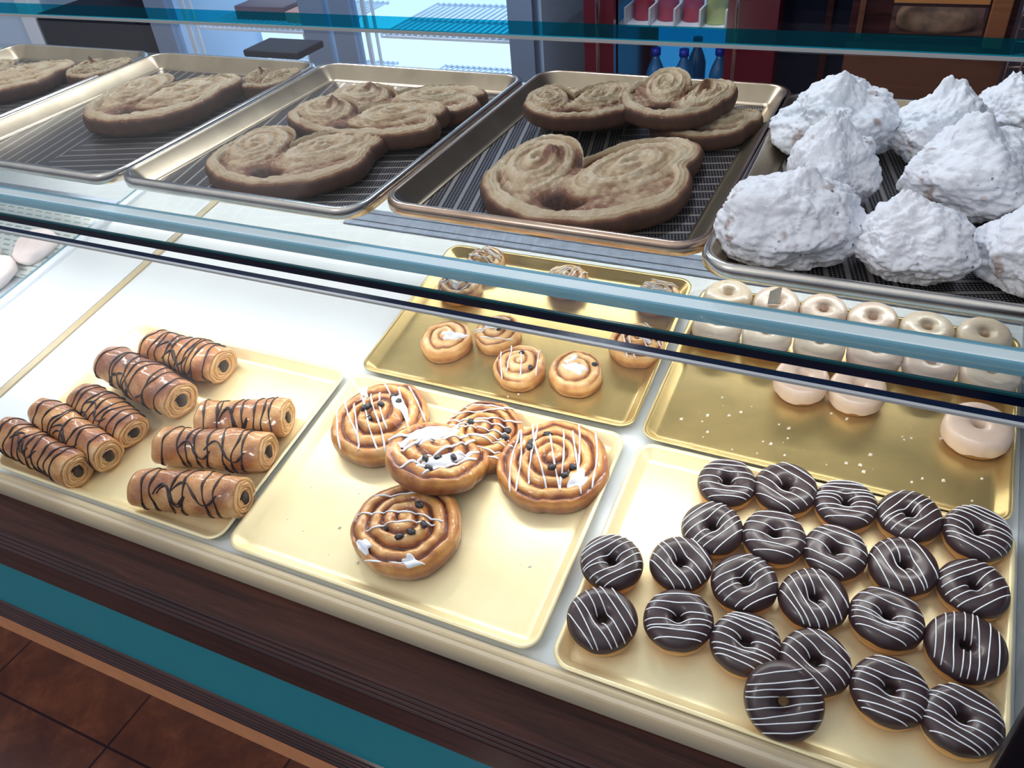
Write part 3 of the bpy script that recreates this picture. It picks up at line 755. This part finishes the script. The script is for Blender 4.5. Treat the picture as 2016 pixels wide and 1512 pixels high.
for x, y, r, lab, ic, nr, sd in smalls:
    rz = [(-.55, -.45)] if sd == 28 else None
    t, slab = danish(Dm(x, y, GT, sd), r, .035, lab, GS, sd, False, 1 if sd % 2 else -1, ic, nr, 2.7, sd * .7, 'small_danish', rz)
    if sd == 25: slab(.016 * math.cos(-sd) , .016 * math.sin(-sd), .020, .009, 0.5 - sd, 1)
    if sd == 28: slab(-.004, .006, .020, .009, 0.3, 2); slab(.012, -.008, .012, .006, 1.3, 3)
    if sd in (26, 29, 21): slab(-.010, .008, .012, .005, 1.2 + sd, 4)

# ------------------------------------------------------------------ chocolate rolls (pains au chocolat)
def roll(M, L, wy, hz, label, seed, dark=0.0, loops=8, curls=2):
    R = random.Random(seed); t = empty('chocolate_roll', M, label, 'pastry', 'chocolate rolls on the left tray')
    NX, NA = 46, 64
    def rad(u, a):   # u in -1..1 along, a angle; returns (y, z)
        e = (1 - abs(u) ** 9 * 0.07)
        w = 1 + 0.030 * math.sin(3.1 * u + seed) + 0.02 * math.sin(7 * u + 2 * seed)
        st = 1 + 0.05 * (((a + 0.9) % (2 * math.pi)) / (2 * math.pi))
        lump = 1 + 0.03 * math.sin(2 * a + 4 * u + seed) + 0.022 * math.sin(5 * a - 6 * u + seed) + 0.016 * math.sin(11 * u + 6 * a) + 0.010 * math.sin(23 * u + seed) * math.sin(9 * a + 5 * u)
        y = wy / 2 * e * w * st * lump * math.cos(a); z = hz / 2 * e * w * st * lump * math.sin(a) * (1 if math.sin(a) > 0 else .92)
        return y, max(0.0, z + hz / 2 * .94)
    V = []; T = []; F = []
    for i in range(NX + 1):
        u = -1 + 2 * i / NX
        for k in range(NA):
            a = 2 * math.pi * k / NA; y, z = rad(u, a)
            V.append((u * L / 2, y, z)); T.append(0.40 + 0.10 * math.sin(9 * u + 3 * a + seed) + dark * max(0, math.sin(a + .5)) + 0.16 * math.sin(4 * u + seed + 2 * a) - 0.30 * max(0, abs(u) - .86) * 6)
    for i in range(NX):
        for k in range(NA):
            j = (k + 1) % NA; F.append((i * NA + k, (i + 1) * NA + k, (i + 1) * NA + j, i * NA + j))
    # rolled ends: layers spiral in to the chocolate
    for sgn, base in ((1, NX * NA), (-1, 0)):
        prev = base
        steps = 15
        for q in range(1, steps + 1):
            f = 1 - q / steps * 0.72; b0 = len(V); lay = (q % 3)
            dx = (0.0008 if lay == 0 else (-0.0007 if lay == 1 else 0.0006)) + 0.0012 * math.sin(q / steps * 3.1) - (0.002 if q == steps else 0)
            for k in range(NA):
                a = 2 * math.pi * k / NA; y, z = rad(sgn, a); cz = hz * .50
                V.append((sgn * (L / 2 + dx + 0.0012 * math.sin(a * 2 + q)), y * f, cz + (z - cz) * f)); T.append(0.02 if lay != 1 else 0.5)
            for k in range(NA):
                j = (k + 1) % NA
                fc = (prev + k, b0 + k, b0 + j, prev + j)
                F.append(fc if sgn > 0 else fc[::-1])
            prev = b0
        F.append(tuple(prev + k for k in range(NA)) if sgn > 0 else tuple(prev + k for k in range(NA))[::-1])
    mesh('dough', V, F, MT['pain'], t, toast=np.clip(T, 0, 1))
    for sgn in (1, -1):
        bm = bmesh.new(); bmesh.ops.create_icosphere(bm, subdivisions=3, radius=1)
        for v in bm.verts:
            v.co *= 1 + .15 * mnoise.noise(v.co * 2 + Vector((seed, 0, sgn)))
            v.co = Vector((v.co.x * .006, v.co.y * wy * .17, v.co.z * hz * .27))
        frombm('chocolate_filling', bm, MT['darkchoc'], t, Matrix.Translation((sgn * (L / 2 - .002), 0, hz * .50)), True)
    paths = []
    def sp(u, a, o=0.0006):
        y, z = rad(u, a); n = math.hypot(math.cos(a), math.sin(a)); return (u * L / 2, y + o * math.cos(a), z + o * math.sin(a))
    for k in range(loops):
        u0 = -.9 + 1.75 * (k + R.uniform(.1, .9)) / loops; tl = R.uniform(-.10, .16); ph = R.uniform(0, 6)
        paths.append([sp(u0 + tl * (q / 39 - .5) * 2 + .02 * math.sin(q * .35 + ph), math.radians(-28 + 236 * q / 39)) for q in range(40)])
    for k in range(curls):
        u0 = R.uniform(-.5, .1); a0 = R.uniform(20, 70); ln = R.uniform(.5, .9); am = R.uniform(18, 35)
        paths.append([sp(u0 + ln * q / 39, -math.radians(a0 + 90 + 90 + am * math.sin(q / 39 * 6.3)) ) for q in range(40)])
    tubes('chocolate_drizzle', paths, lambda q: 0.0010 + 0.0012 * math.sin(q * 9) ** 4, MT['darkchoc'], t, n=6, flat=0.8)
    return t
def pr(ax, bx, wy, hz, z, label, seed, dark=0.2, loops=8, ext=0.010, curls=2, tilt=0.0):
    (x0, y0), (x1, y1) = ax, bx
    L = math.hypot(x1 - x0, y1 - y0) + ext; yaw = math.atan2(y1 - y0, x1 - x0)
    return roll(Dm((x0 + x1) / 2, (y0 + y1) / 2, z, yaw, 0, tilt), L, wy, hz, label, seed, dark, loops, curls)
pr((-.607, .118), (-.452, .112), .068, .056, GT, 'chocolate roll furthest back on the left tray, its end showing chocolate', 31, .25, 10)
pr((-.648, .060), (-.466, .024), .068, .060, GT + .002, 'large dark-baked chocolate roll with heavy chocolate bands, second from back', 32, .42, 9)
pr((-.650, -.015), (-.500, -.052), .062, .046, GT, 'chocolate roll with an open folded end, wedged between two other rolls', 33, .25, 9, 0.0)
pr((-.680, -.068), (-.505, -.104), .054, .056, GT + .0, 'slim chocolate roll second from the left front, big chocolate core showing', 34, .15, 8)
pr((-.702, -.122), (-.530, -.144), .054, .058, GT, 'chocolate roll at the far left front corner with dark glossy drizzle', 35, .30, 9)
pr((-.398, .004), (-.276, .046), .064, .052, GT, 'chocolate roll at the back of the right hand stack of three', 36, .10, 8)
pr((-.424, -.060), (-.262, -.022), .062, .056, GT, 'chocolate roll in the middle of the right hand stack of three', 37, .12, 8)
pr((-.400, -.137), (-.244, -.104), .060, .058, GT, 'chocolate roll at the front of the right hand stack with looping drizzle', 38, .14, 6, curls=3)

# ------------------------------------------------------------------ palmiers
def palmier(M, label, seed, sx=1.0, sy=1.0, mirror=1, H=0.036, flip=False, peak=True):
    LB = (-.072, .008, .090, .046, 96); RB = (.064, .028, .112, .050, 62); BB = (.012, -.018, .150, .142, 18)
    def rho(x, y, e, grow=0.0):
        a = math.radians(e[4]); dx, dy = x - e[0], y - e[1]
        u = dx * math.cos(a) + dy * math.sin(a); v = -dx * math.sin(a) + dy * math.cos(a)
        return np.sqrt((u / (e[2] + grow)) ** 2 + (v / (e[3] + grow)) ** 2)
    nth = 200; th = np.linspace(0, 2 * np.pi, nth, endpoint=False); Rth = np.zeros(nth)
    for q in np.linspace(0.02, 0.2, 200):
        x = q * np.cos(th); y = q * np.sin(th)
        ins = (rho(x, y, LB, .019) < 1) | (rho(x, y, RB, .019) < 1) | ((rho(x, y, BB) < 1) & (y < .02 + .3 * x))
        Rth = np.where(ins, q, Rth)
    Rth = np.maximum(Rth, .035)
    for _ in range(3): Rth = (np.roll(Rth, 1) + Rth * 2 + np.roll(Rth, -1)) / 4
    Rth = Rth * (1 + .012 * np.sin(5 * th + seed) + .007 * np.sin(11 * th + 2 * seed) + 0.004 * np.sin(23 * th + seed))
    def hf(x, y, s, t_, d):
        rl, rr = rho(x, y, LB, .011), rho(x, y, RB, .010)
        def lobe(r, e):
            a = np.arctan2(y - e[1], x - e[0]); ph = r * 2.3 + a / (2 * np.pi)
            rid = 0.5 + 0.5 * np.cos(2 * np.pi * ph)
            fine = 0.5 + 0.5 * np.cos(2 * np.pi * (r * 8 + a / (2 * np.pi)))
            base = np.sqrt(np.clip(1 - np.clip(r, 0, 1) ** 9, 0, 1))
            return base * (0.84 + 0.20 * rid * np.clip(1.3 - r, 0, 1) + 0.06 * fine), rid
        hl, ridl = lobe(rl, LB); hr, ridr = lobe(rr, RB)
        wb = 0.024 + 0.006 * np.clip(-y / .1, 0, 1)
        band = np.clip((wb * 1.28 - d) / (wb * .38), 0, 1) ** 0.7
        band = band * (0.92 + 0.07 * np.cos(d / .0062 * 2 * np.pi))
        hh = np.maximum(np.maximum(hl, hr), band); hole = np.exp(-(((x - .006) / .024) ** 2 + ((y + .085) / .020) ** 2)) + np.exp(-(((x + .012) / .016) ** 2 + ((y - .075) / .05) ** 2)) * .5; hh = np.maximum(hh, .70 - .62 * np.clip(hole, 0, 1)) - .10 * np.clip(hole, 0, 1)
        if peak:
            g = np.exp(-(((x + .055) / .016) ** 2 + ((y - .030) / .026) ** 2)); hh = hh + .30 * g
        else: g = 0
        hh = hh + .045 * sn(x, y, seed + 3, 34) + .05 * sn(x, y, seed, 9) + .03 * sn(x, y, seed + 4, 70)
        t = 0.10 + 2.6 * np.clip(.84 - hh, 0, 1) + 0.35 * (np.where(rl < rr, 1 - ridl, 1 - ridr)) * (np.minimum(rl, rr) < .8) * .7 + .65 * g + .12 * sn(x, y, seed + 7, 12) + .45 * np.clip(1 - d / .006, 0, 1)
        return H * hh, t
    t = empty('palmier', M, label, 'pastry', 'palmiers on the dark baking trays')
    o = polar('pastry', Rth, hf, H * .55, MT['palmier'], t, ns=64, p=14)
    o.scale = (sx * mirror, sy, 1.0)
    if mirror < 0:
        bm = bmesh.new(); bm.from_mesh(o.data)
        for v in bm.verts: v.co.x *= -1
        bmesh.ops.reverse_faces(bm, faces=bm.faces[:]); bm.to_mesh(o.data); bm.free(); o.scale.x = sx
    return t
palmier(Wm(.090, .380, BT), 'large heart-shaped palmier at the front of the tray beside the meringues', 41)
palmier(Wm(.004, .585, BT + .030, .2, .10), 'palmier behind the left lobe of the biggest one, stacked on another', 42, .62, .42, 1, .032, peak=False)
palmier(Wm(.006, .650, BT, -.1), 'palmier at the back left of the bronze-rimmed tray, under another', 43, .62, .42, -1, .030)
palmier(Wm(.165, .635, BT + .034, -.25, .05), 'creased palmier on top of another at the back right of that tray', 44, .58, .62, -1, .032)
palmier(Wm(.200, .625, BT, -.5), 'palmier lying underneath at the back right of the bronze-rimmed tray', 45, .52, .52, 1, .032)
palmier(Wm(-.398, .336, BT, .02), 'front palmier on the middle tray with two wide pale lobes', 46, .93, .80, 1, .036, peak=False)
palmier(Wm(-.360, .490, BT + .008, -.05, .06), 'palmier in the middle row of the middle tray', 47, 1.02, .50, 1, .036)
palmier(Wm(-.350, .600, BT, .04), 'palmier at the very back of the middle tray', 48, 1.05, .50, 1, .036)
palmier(Wm(-.838, .500, BT + .004, -.02), 'large reddish brown palmier on the silvery tray', 49, .86, .92, 1, .040, peak=False)
palmier(Wm(-.690, .655, BT, .1), 'small palmier in the back right corner of the silvery tray', 50, .36, .40, 1, .034)
palmier(Wm(-1.155, .640, BT, .1), 'palmier at the back right of the far left tray', 51, .40, .45, 1, .034)
palmier(Wm(-1.36, .55, BT, .0), 'palmier at the left edge of the picture on the far left tray', 52, .95, .8, 1, .036)

# ------------------------------------------------------------------ meringues
def meringue(x, y, r, h, label, seed, px=0.0, py=0.0, sh=1.0, yaw=0.0, peakw=0.35):
    bm = bmesh.new(); bmesh.ops.create_icosphere(bm, subdivisions=6, radius=1)
    off = Vector((seed * 3.1, seed * 1.7, seed))
    for v in bm.verts:
        p = v.co.copy()
        n1 = mnoise.noise(p * 1.3 + off); n2 = mnoise.fractal(p * 3.4 + off, 0.8, 2.2, 5); n3 = abs(mnoise.noise(p * 6.5 + off))
        f = 1 + .26 * n1 + .085 * n2 - .16 * max(0, .22 - n3)
        pk = math.exp(-(((p.x - px) ** 2 + (p.y - py) ** 2) / peakw ** 2)) if p.z > 0 else 0
        q = p * f
        z = q.z * .54 + .42 + .16 * pk * (1 + .6 * n2)
        if z < 0: z = 0.0
        if p.z < -.55: z = max(0.0, (p.z + 1) * .18)
        tap = 1 - .10 * max(0, p.z)
        v.co = Vector((q.x * r * tap, q.y * r * sh * tap, max(0.0, z) * h / 1.15))
    o = frombm('meringue', bm, MT['meringue'], M=Wm(x, y, BT, yaw), smooth=True)
    return tag(o, label, 'meringue', 'meringues on the right hand baking tray')
meringue(.408, .600, .083, .120, 'large meringue at the back left of the meringue tray', 1, .05, -.1, .9)
meringue(.424, .422, .052, .122, 'tall pointed meringue between the two left ones', 2, -.1, -.15, .95, 0, .45)
meringue(.391, .278, .080, .112, 'broad rounded meringue at the front left corner of its tray', 3, .1, .2, .95)
meringue(.548, .600, .066, .112, 'bluish white meringue rising behind the biggest central one', 4, -.1, .1)
meringue(.586, .452, .087, .122, 'biggest meringue in the middle right of the tray', 5, -.1, .1, .86)
meringue(.529, .268, .064, .096, 'low angular meringue in the middle of the front row', 6, -.3, .25, .86)
meringue(.655, .290, .060, .100, 'meringue in the front row cut off by the picture edge', 7, 0, 0, 1.1)
meringue(.640, .690, .062, .100, 'rough meringue furthest back on the right', 8, -.25, .1)
BT_ = BT

# ------------------------------------------------------------------ bread dough in the left compartment
for i, (x, y, r, s, lab) in enumerate([(-1.150, .205, .048, 1.25, 'pale bread ball nearest the front at the far left'),
                                       (-1.135, .315, .042, 1.3, 'pale bread ball closest to the glass partition'),
                                       (-1.235, .245, .045, 1.2, 'pale bread ball at the left picture edge')]):
    bm = bmesh.new(); bmesh.ops.create_uvsphere(bm, u_segments=40, v_segments=24, radius=1)
    for v in bm.verts:
        n = mnoise.noise(v.co * 2 + Vector((i * 5, 0, 0))); q = v.co * (1 + .10 * n)
        z = q.z * .62 + .5
        z -= .10 * math.exp(-(v.co.x / .12) ** 2) * max(0, v.co.z)
        v.co = Vector((q.x * r, q.y * r * s, max(0, z) * r))
    o = frombm('bread_roll', bm, MT['breaddough'], M=Dm(x, y, ZD - .008, .3 * i), smooth=True)
    tag(o, lab, 'bread', 'pale bread in the left compartment')

# ------------------------------------------------------------------ crumbs, paper tag
def crumbs(n, x0, x1, y0, y1, label, seed, s=0.0012, mat=None):
    R = random.Random(seed); V = []; F = []
    for _ in range(n):
        x, y = R.uniform(x0, x1), R.uniform(y0, y1); q = s * R.uniform(.5, 1.8); b = len(V)
        for dx, dy, dz in ((-1, -1, 0), (1, -.8, 0), (1.1, 1, 0), (-.8, 1, 0), (-.5, -.5, .9), (.6, -.4, .8), (.5, .6, .9), (-.6, .5, .7)):
            V.append((x + dx * q * R.uniform(.6, 1.2), y + dy * q * R.uniform(.6, 1.2), dz * q))
        for f in ((0, 3, 2, 1), (4, 5, 6, 7), (0, 1, 5, 4), (1, 2, 6, 5), (2, 3, 7, 6), (3, 0, 4, 7)): F.append(tuple(b + k for k in f))
    o = mesh('crumbs', V, F, mat or MT['crumb'], M=Dm(0, 0, GT + .0001), smooth=False)
    tag(o, label, 'crumbs', kind='stuff')
crumbs(46, .28, .68, .19, .31, 'white sugar crumbs scattered on the glazed doughnut tray', 1, .0015)
crumbs(24, -.19, .19, -.14, .10, 'flaky crumbs around the large raisin swirls', 2, .0014)
crumbs(18, -.18, .18, .20, .50, 'tiny icing crumbs on the scratched gold tray', 3, .0012)
crumbs(10, -.45, -.26, -.12, .14, 'flaky crumbs beside the chocolate rolls', 4, .0012)
pt = mesh('price_tag', [(-.013, 0, 0), (.004, 0, 0), (.008, 0, .030), (-.010, .0, .022), (-.013, .0012, 0), (.004, .0012, 0), (.008, .0012, .030), (-.010, .0012, .022)],
          [(0, 1, 2, 3), (7, 6, 5, 4), (0, 4, 5, 1), (1, 5, 6, 2), (2, 6, 7, 3), (3, 7, 4, 0)], MT['paper'], M=Dm(.371, .478, GT + .033, .3, -.3), smooth=False)
tag(pt, 'small blank white paper slip stuck in a back row glazed doughnut', 'paper')

# ------------------------------------------------------------------ behind the case
YB = 1.8
def bgm(): return Matrix.Translation((0, 0, Z0))
# glass door refrigerator
fr = empty('glass_door_fridge', Wm(-1.42, 1.8, -.9), 'wide pale blue lit fridge with two glass doors behind the case', 'fridge')
FI = fr.matrix_world.inverted() @ bgm()
def fpart(fn, *a, **k): return fn(*a, parent=fr, M=FI, **k)
bm = bmesh.new()
addbox(bm, (-2.26, YB + .05, -.88), (-2.22, YB + .62, 1.0)); addbox(bm, (-.65, YB + .05, -.88), (-.60, YB + .62, 1.0))
addbox(bm, (-2.26, YB + .58, -.88), (-.60, YB + .62, 1.0)); addbox(bm, (-2.26, YB + .05, -.88), (-.60, YB + .62, -.60)); addbox(bm, (-2.26, YB + .05, .96), (-.60, YB + .62, 1.0))
fpart(frombm, 'cabinet', bm, MT['paleblue'])
def door(x0, x1, w):
    bm = bmesh.new()
    addbox(bm, (x0, YB, -.58), (x0 + w, YB + .045, .98)); addbox(bm, (x1 - w, YB, -.58), (x1, YB + .045, .98))
    addbox(bm, (x0 + w, YB, -.58), (x1 - w, YB + .045, -.48)); addbox(bm, (x0 + w, YB, .88), (x1 - w, YB + .045, .98))
    d = fpart(frombm, 'door', bm, MT['greysteel'])
    box('pane', (x0 + w, YB + .018, -.48), (x1 - w, YB + .024, .88), MT['glass'], parent=d)
    return d
door(-2.24, -1.40, .105); door(-1.375, -.61, .085)
for (xa, xb) in ((-2.105, -2.085), (-2.06, -2.05), (-1.275, -1.26), (-1.235, -1.228)): fpart(box, 'door_gasket', (xa, YB + .046, -.5), (xb, YB + .056, .9), MT['whiteplastic'])
def wire_shelf(x0, x1, z, n):
    bm = bmesh.new()
    for k in range(n):
        x = x0 + (x1 - x0) * k / (n - 1); addbox(bm, (x - .003, YB + .09, z - .003), (x + .003, YB + .52, z + .003))
    for y in (YB + .09, YB + .12, YB + .3, YB + .52): addbox(bm, (x0, y - .004, z - .010), (x1, y + .004, z - .002))
    fpart(frombm, 'wire_shelf', bm, MT['whiteplastic'])
for z in (-.20, .035, .34): wire_shelf(-2.08, -1.47, z, 26); wire_shelf(-1.24, -.66, z, 24)
fpart(box, 'back_light', (-2.20, YB + .56, -.55), (-.68, YB + .575, .92), emis('fridge_back', (0.50, 0.74, 1.0), 1.6))
bx = box('food_box', (-1.98, 2.0, .036), (-1.74, 2.2, .085), plain('brown_carton', (.16, .07, .08), .6), M=bgm()); tag(bx, 'dark brown pack on the fridge wire shelf', 'box')
bx = box('food_box', (-1.72, 1.98, .036), (-1.58, 2.2, .075), plain('orange_carton', (.75, .30, .22), .5), M=bgm()); tag(bx, 'salmon coloured pack on the fridge wire shelf', 'box')
bx = box('white_carton', (-1.62, 1.93, -.19), (-1.50, 2.1, .02), plain('white_carton_mat', (.8, .85, .9), .5), M=bgm(), bev=.004); tag(bx, 'tall white carton low inside the fridge left door', 'box')

# dark appliance and pale post at the far left
ap = box('black_cabinet', (-2.86, 1.78, -.9), (-2.285, 2.3, .087), MT['blackplastic'], M=bgm(), bev=.012); tag(ap, 'low black cabinet with a rounded top corner left of the fridge', 'cabinet')
pp = empty('pale_reflection_block', Wm(-3.15, 1.9, -.9), 'tall pale block standing in for whitish reflections, with a white post, far left behind the case', 'cabinet')
PPI = pp.matrix_world.inverted() @ bgm()
box('body', (-3.6, 1.80, -.9), (-2.95, 2.3, .9), MT['paleblue'], parent=pp, M=PPI, bev=.004)  # pale block in place of the whitish reflections at the far left
box('corner_trim', (-2.95, 1.78, -.9), (-2.87, 1.84, .9), MT['whiteplastic'], parent=pp, M=PPI, bev=.004)

# red drinks cooler
rc = empty('drinks_cooler', Wm(-.18, 1.8, -.9), 'dark red drinks cooler with blue lit bottles behind the case', 'fridge')
RI = rc.matrix_world.inverted() @ bgm()
def rpart(fn, *a, **k): return fn(*a, parent=rc, M=RI, **k)
bm = bmesh.new()
addbox(bm, (-.44, YB + .05, -.88), (-.40, YB + .6, 1.0)); addbox(bm, (.09, YB + .05, -.88), (.13, YB + .6, 1.0)); addbox(bm, (-.44, YB + .56, -.88), (.13, YB + .6, 1.0)); addbox(bm, (-.44, YB + .05, -.88), (.13, YB + .6, -.5))
rpart(frombm, 'cabinet', bm, MT['redpaint'])
bm = bmesh.new()
addbox(bm, (-.44, YB, -.6), (-.346, YB + .045, 1.0)); addbox(bm, (-.010, YB, -.6), (.13, YB + .045, 1.0)); addbox(bm, (-.346, YB, -.6), (-.010, YB + .045, -.45))
rd = rpart(frombm, 'door', bm, MT['redpaint'])
for xx in (-.385, .024):
    tubes('handle', [[(xx, YB - .03, -.4), (xx, YB - .03, .8)]], .007, MT['chrome'], rd, n=10)
box('pane', (-.346, YB + .018, -.45), (-.010, YB + .022, 1.0), MT['glass'], parent=rd)
bm = bmesh.new(); addbox(bm, (-.356, YB + .024, -.45), (-.346, YB + .05, 1.0)); addbox(bm, (-.010, YB + .024, -.45), (0.0, YB + .05, 1.0)); rpart(frombm, 'inner_trim', bm, MT['greysteel'])
rpart(box, 'back_light', (-.36, YB + .54, -.45), (.06, YB + .555, .98), MT['bluelit'])
rpart(box, 'drinks_shelf', (-.36, YB + .08, .096), (.06, YB + .5, .102), MT['whiteplastic'])
bm = bmesh.new()
for k in range(5):
    x = -.335 + .0765 * k; addbox(bm, (x - .003, YB + .075, .102), (x + .003, YB + .45, .150))
rpart(frombm, 'bottle_dividers', bm, MT['whiteplastic'])
rpart(box, 'drinks_shelf', (-.36, YB + .08, -.200), (.06, YB + .5, -.194), MT['greysteel'])
def lathe(name, prof, mat, parent, n=20):
    V = []; F = []; m = len(prof)
    for k in range(n):
        a = 2 * math.pi * k / n; V += [(r * math.cos(a), r * math.sin(a), z) for r, z in prof]
    for k in range(n):
        k2 = (k + 1) % n
        for i in range(m - 1): F.append((k * m + i, k2 * m + i, k2 * m + i + 1, k * m + i + 1))
    return mesh(name, V, F, mat, parent)
def bottle(x, y, z, label, body, capm, h=.22, r=.030):
    t = empty('drink_bottle', Wm(x, y, z), label, 'bottle', 'bottles in the drinks cooler')
    lathe('body', [(0, 0), (r, 0.002), (r, h * .62), (r * .8, h * .72), (r * .40, h * .84), (r * .38, h * .90), (0, h * .90)], body, t)
    lathe('cap', [(0, h * .885), (r * .52, h * .885), (r * .50, h * .98), (0, h * .98)], capm, t)
for x, y, lab in ((-.250, 1.93, 'blue lit water bottle with blue cap, left one on the lower cooler shelf'), (-.160, 1.93, 'blue lit water bottle with blue cap, middle of the lower cooler shelf'),
                  (-.150, 2.06, 'blue lit water bottle standing behind the middle one'), (-.055, 1.96, 'dim blue bottle at the right of the lower cooler shelf')):
    bottle(x, y, -.194, lab, MT['bottleblue'], MT['capblue'])
for k, lab in enumerate(('first', 'second', 'third')):
    bottle(-.297 + .0765 * k, 1.95, .102, 'red bottle in the %s slot of the upper cooler shelf' % lab, MT['labelred'], MT['whiteplastic'], .20, .032)
bottle(-.067, 1.93, .102, 'pale yellow drink bottle in the right slot of the upper cooler shelf', MT['yellow'], MT['whiteplastic'], .24, .033)

# wooden bread cabinet on the right
wc = empty('bread_cabinet', Wm(.5, 1.8, -.9), 'brown wooden cabinet with a bread cubby behind the meringues', 'cabinet')
WI = wc.matrix_world.inverted() @ bgm()
def wp(fn, *a, **k): return fn(*a, parent=wc, M=WI, **k)
wp(box, 'lower_panel', (.315, YB, -.9), (.70, YB + .03, .100), MT['brownwood'])
bm = bmesh.new()
addbox(bm, (.315, YB, .100), (.415, YB + .03, .9)); addbox(bm, (.635, YB, .100), (.70, YB + .03, .9)); addbox(bm, (.415, YB, .100), (.635, YB + .03, .116)); addbox(bm, (.415, YB, .192), (.635, YB + .03, .200))
wp(frombm, 'frame', bm, MT['darkwood'])
wp(box, 'cubby_back', (.41, YB + .20, .10), (.64, YB + .22, .21), plain('cubby_pale', (.30, .16, .14), .6))
wp(box, 'cubby_floor', (.41, YB + .02, .10), (.64, YB + .22, .116), MT['brownwood'])
wp(box, 'upper_board', (.415, YB - .002, .200), (.635, YB + .02, .26), MT['orangewood'])
wp(box, 'side_post', (.640, YB - .02, .100), (.685, YB + .01, .9), MT['postwood'], bev=.003)
wp(box, 'side_post', (.335, YB - .012, .110), (.350, YB + .01, .9), MT['brownwood'], bev=.002)
wp(box, 'dark_side', (.13, YB + .10, -.9), (.315, YB + .5, .9), MT['blackplastic'])
wp(box, 'edge_strip', (.245, YB + .08, -.9), (.262, YB + .10, .9), MT['darkwood'])
bm = bmesh.new(); bmesh.ops.create_uvsphere(bm, u_segments=32, v_segments=18, radius=1)
for v in bm.verts:
    n = mnoise.noise(v.co * 2.5); v.co = Vector((v.co.x * .100, v.co.y * .075, v.co.z * .055 + .02)) * (1 + .05 * n)
    if v.co.z < 0: v.co.z = 0
tag(frombm('bread_loaf', bm, MT['crust'], M=Wm(.523, 1.905, .116), smooth=True), 'round dark crusted loaf inside the wooden cubby', 'bread')
# wire basket at the far right
V = []; paths = []
for k in range(9):
    zz = .05 + .03 * k; paths.append([(.0, 0, zz), (.30, .0, zz + .02)])
for k in range(10):
    paths.append([(.0 + .03 * k, 0, .0), (.03 * k, -.01, .34)])
bk = tubes('wire_basket', paths, .003, MT['chrome'], M=Wm(.705, 1.74, .02), n=6); tag(bk, 'dark wire basket at the top right corner of the view', 'basket')

# black tray corner lying behind the shelf trays
bt = box('black_board', (-.90, .83, -.004), (-.745, .93, .012), MT['blackplastic'], M=Wm(0, 0, SH + .012, 0), bev=.004)
tag(bt, 'black board lying behind the silvery baking tray', 'board')
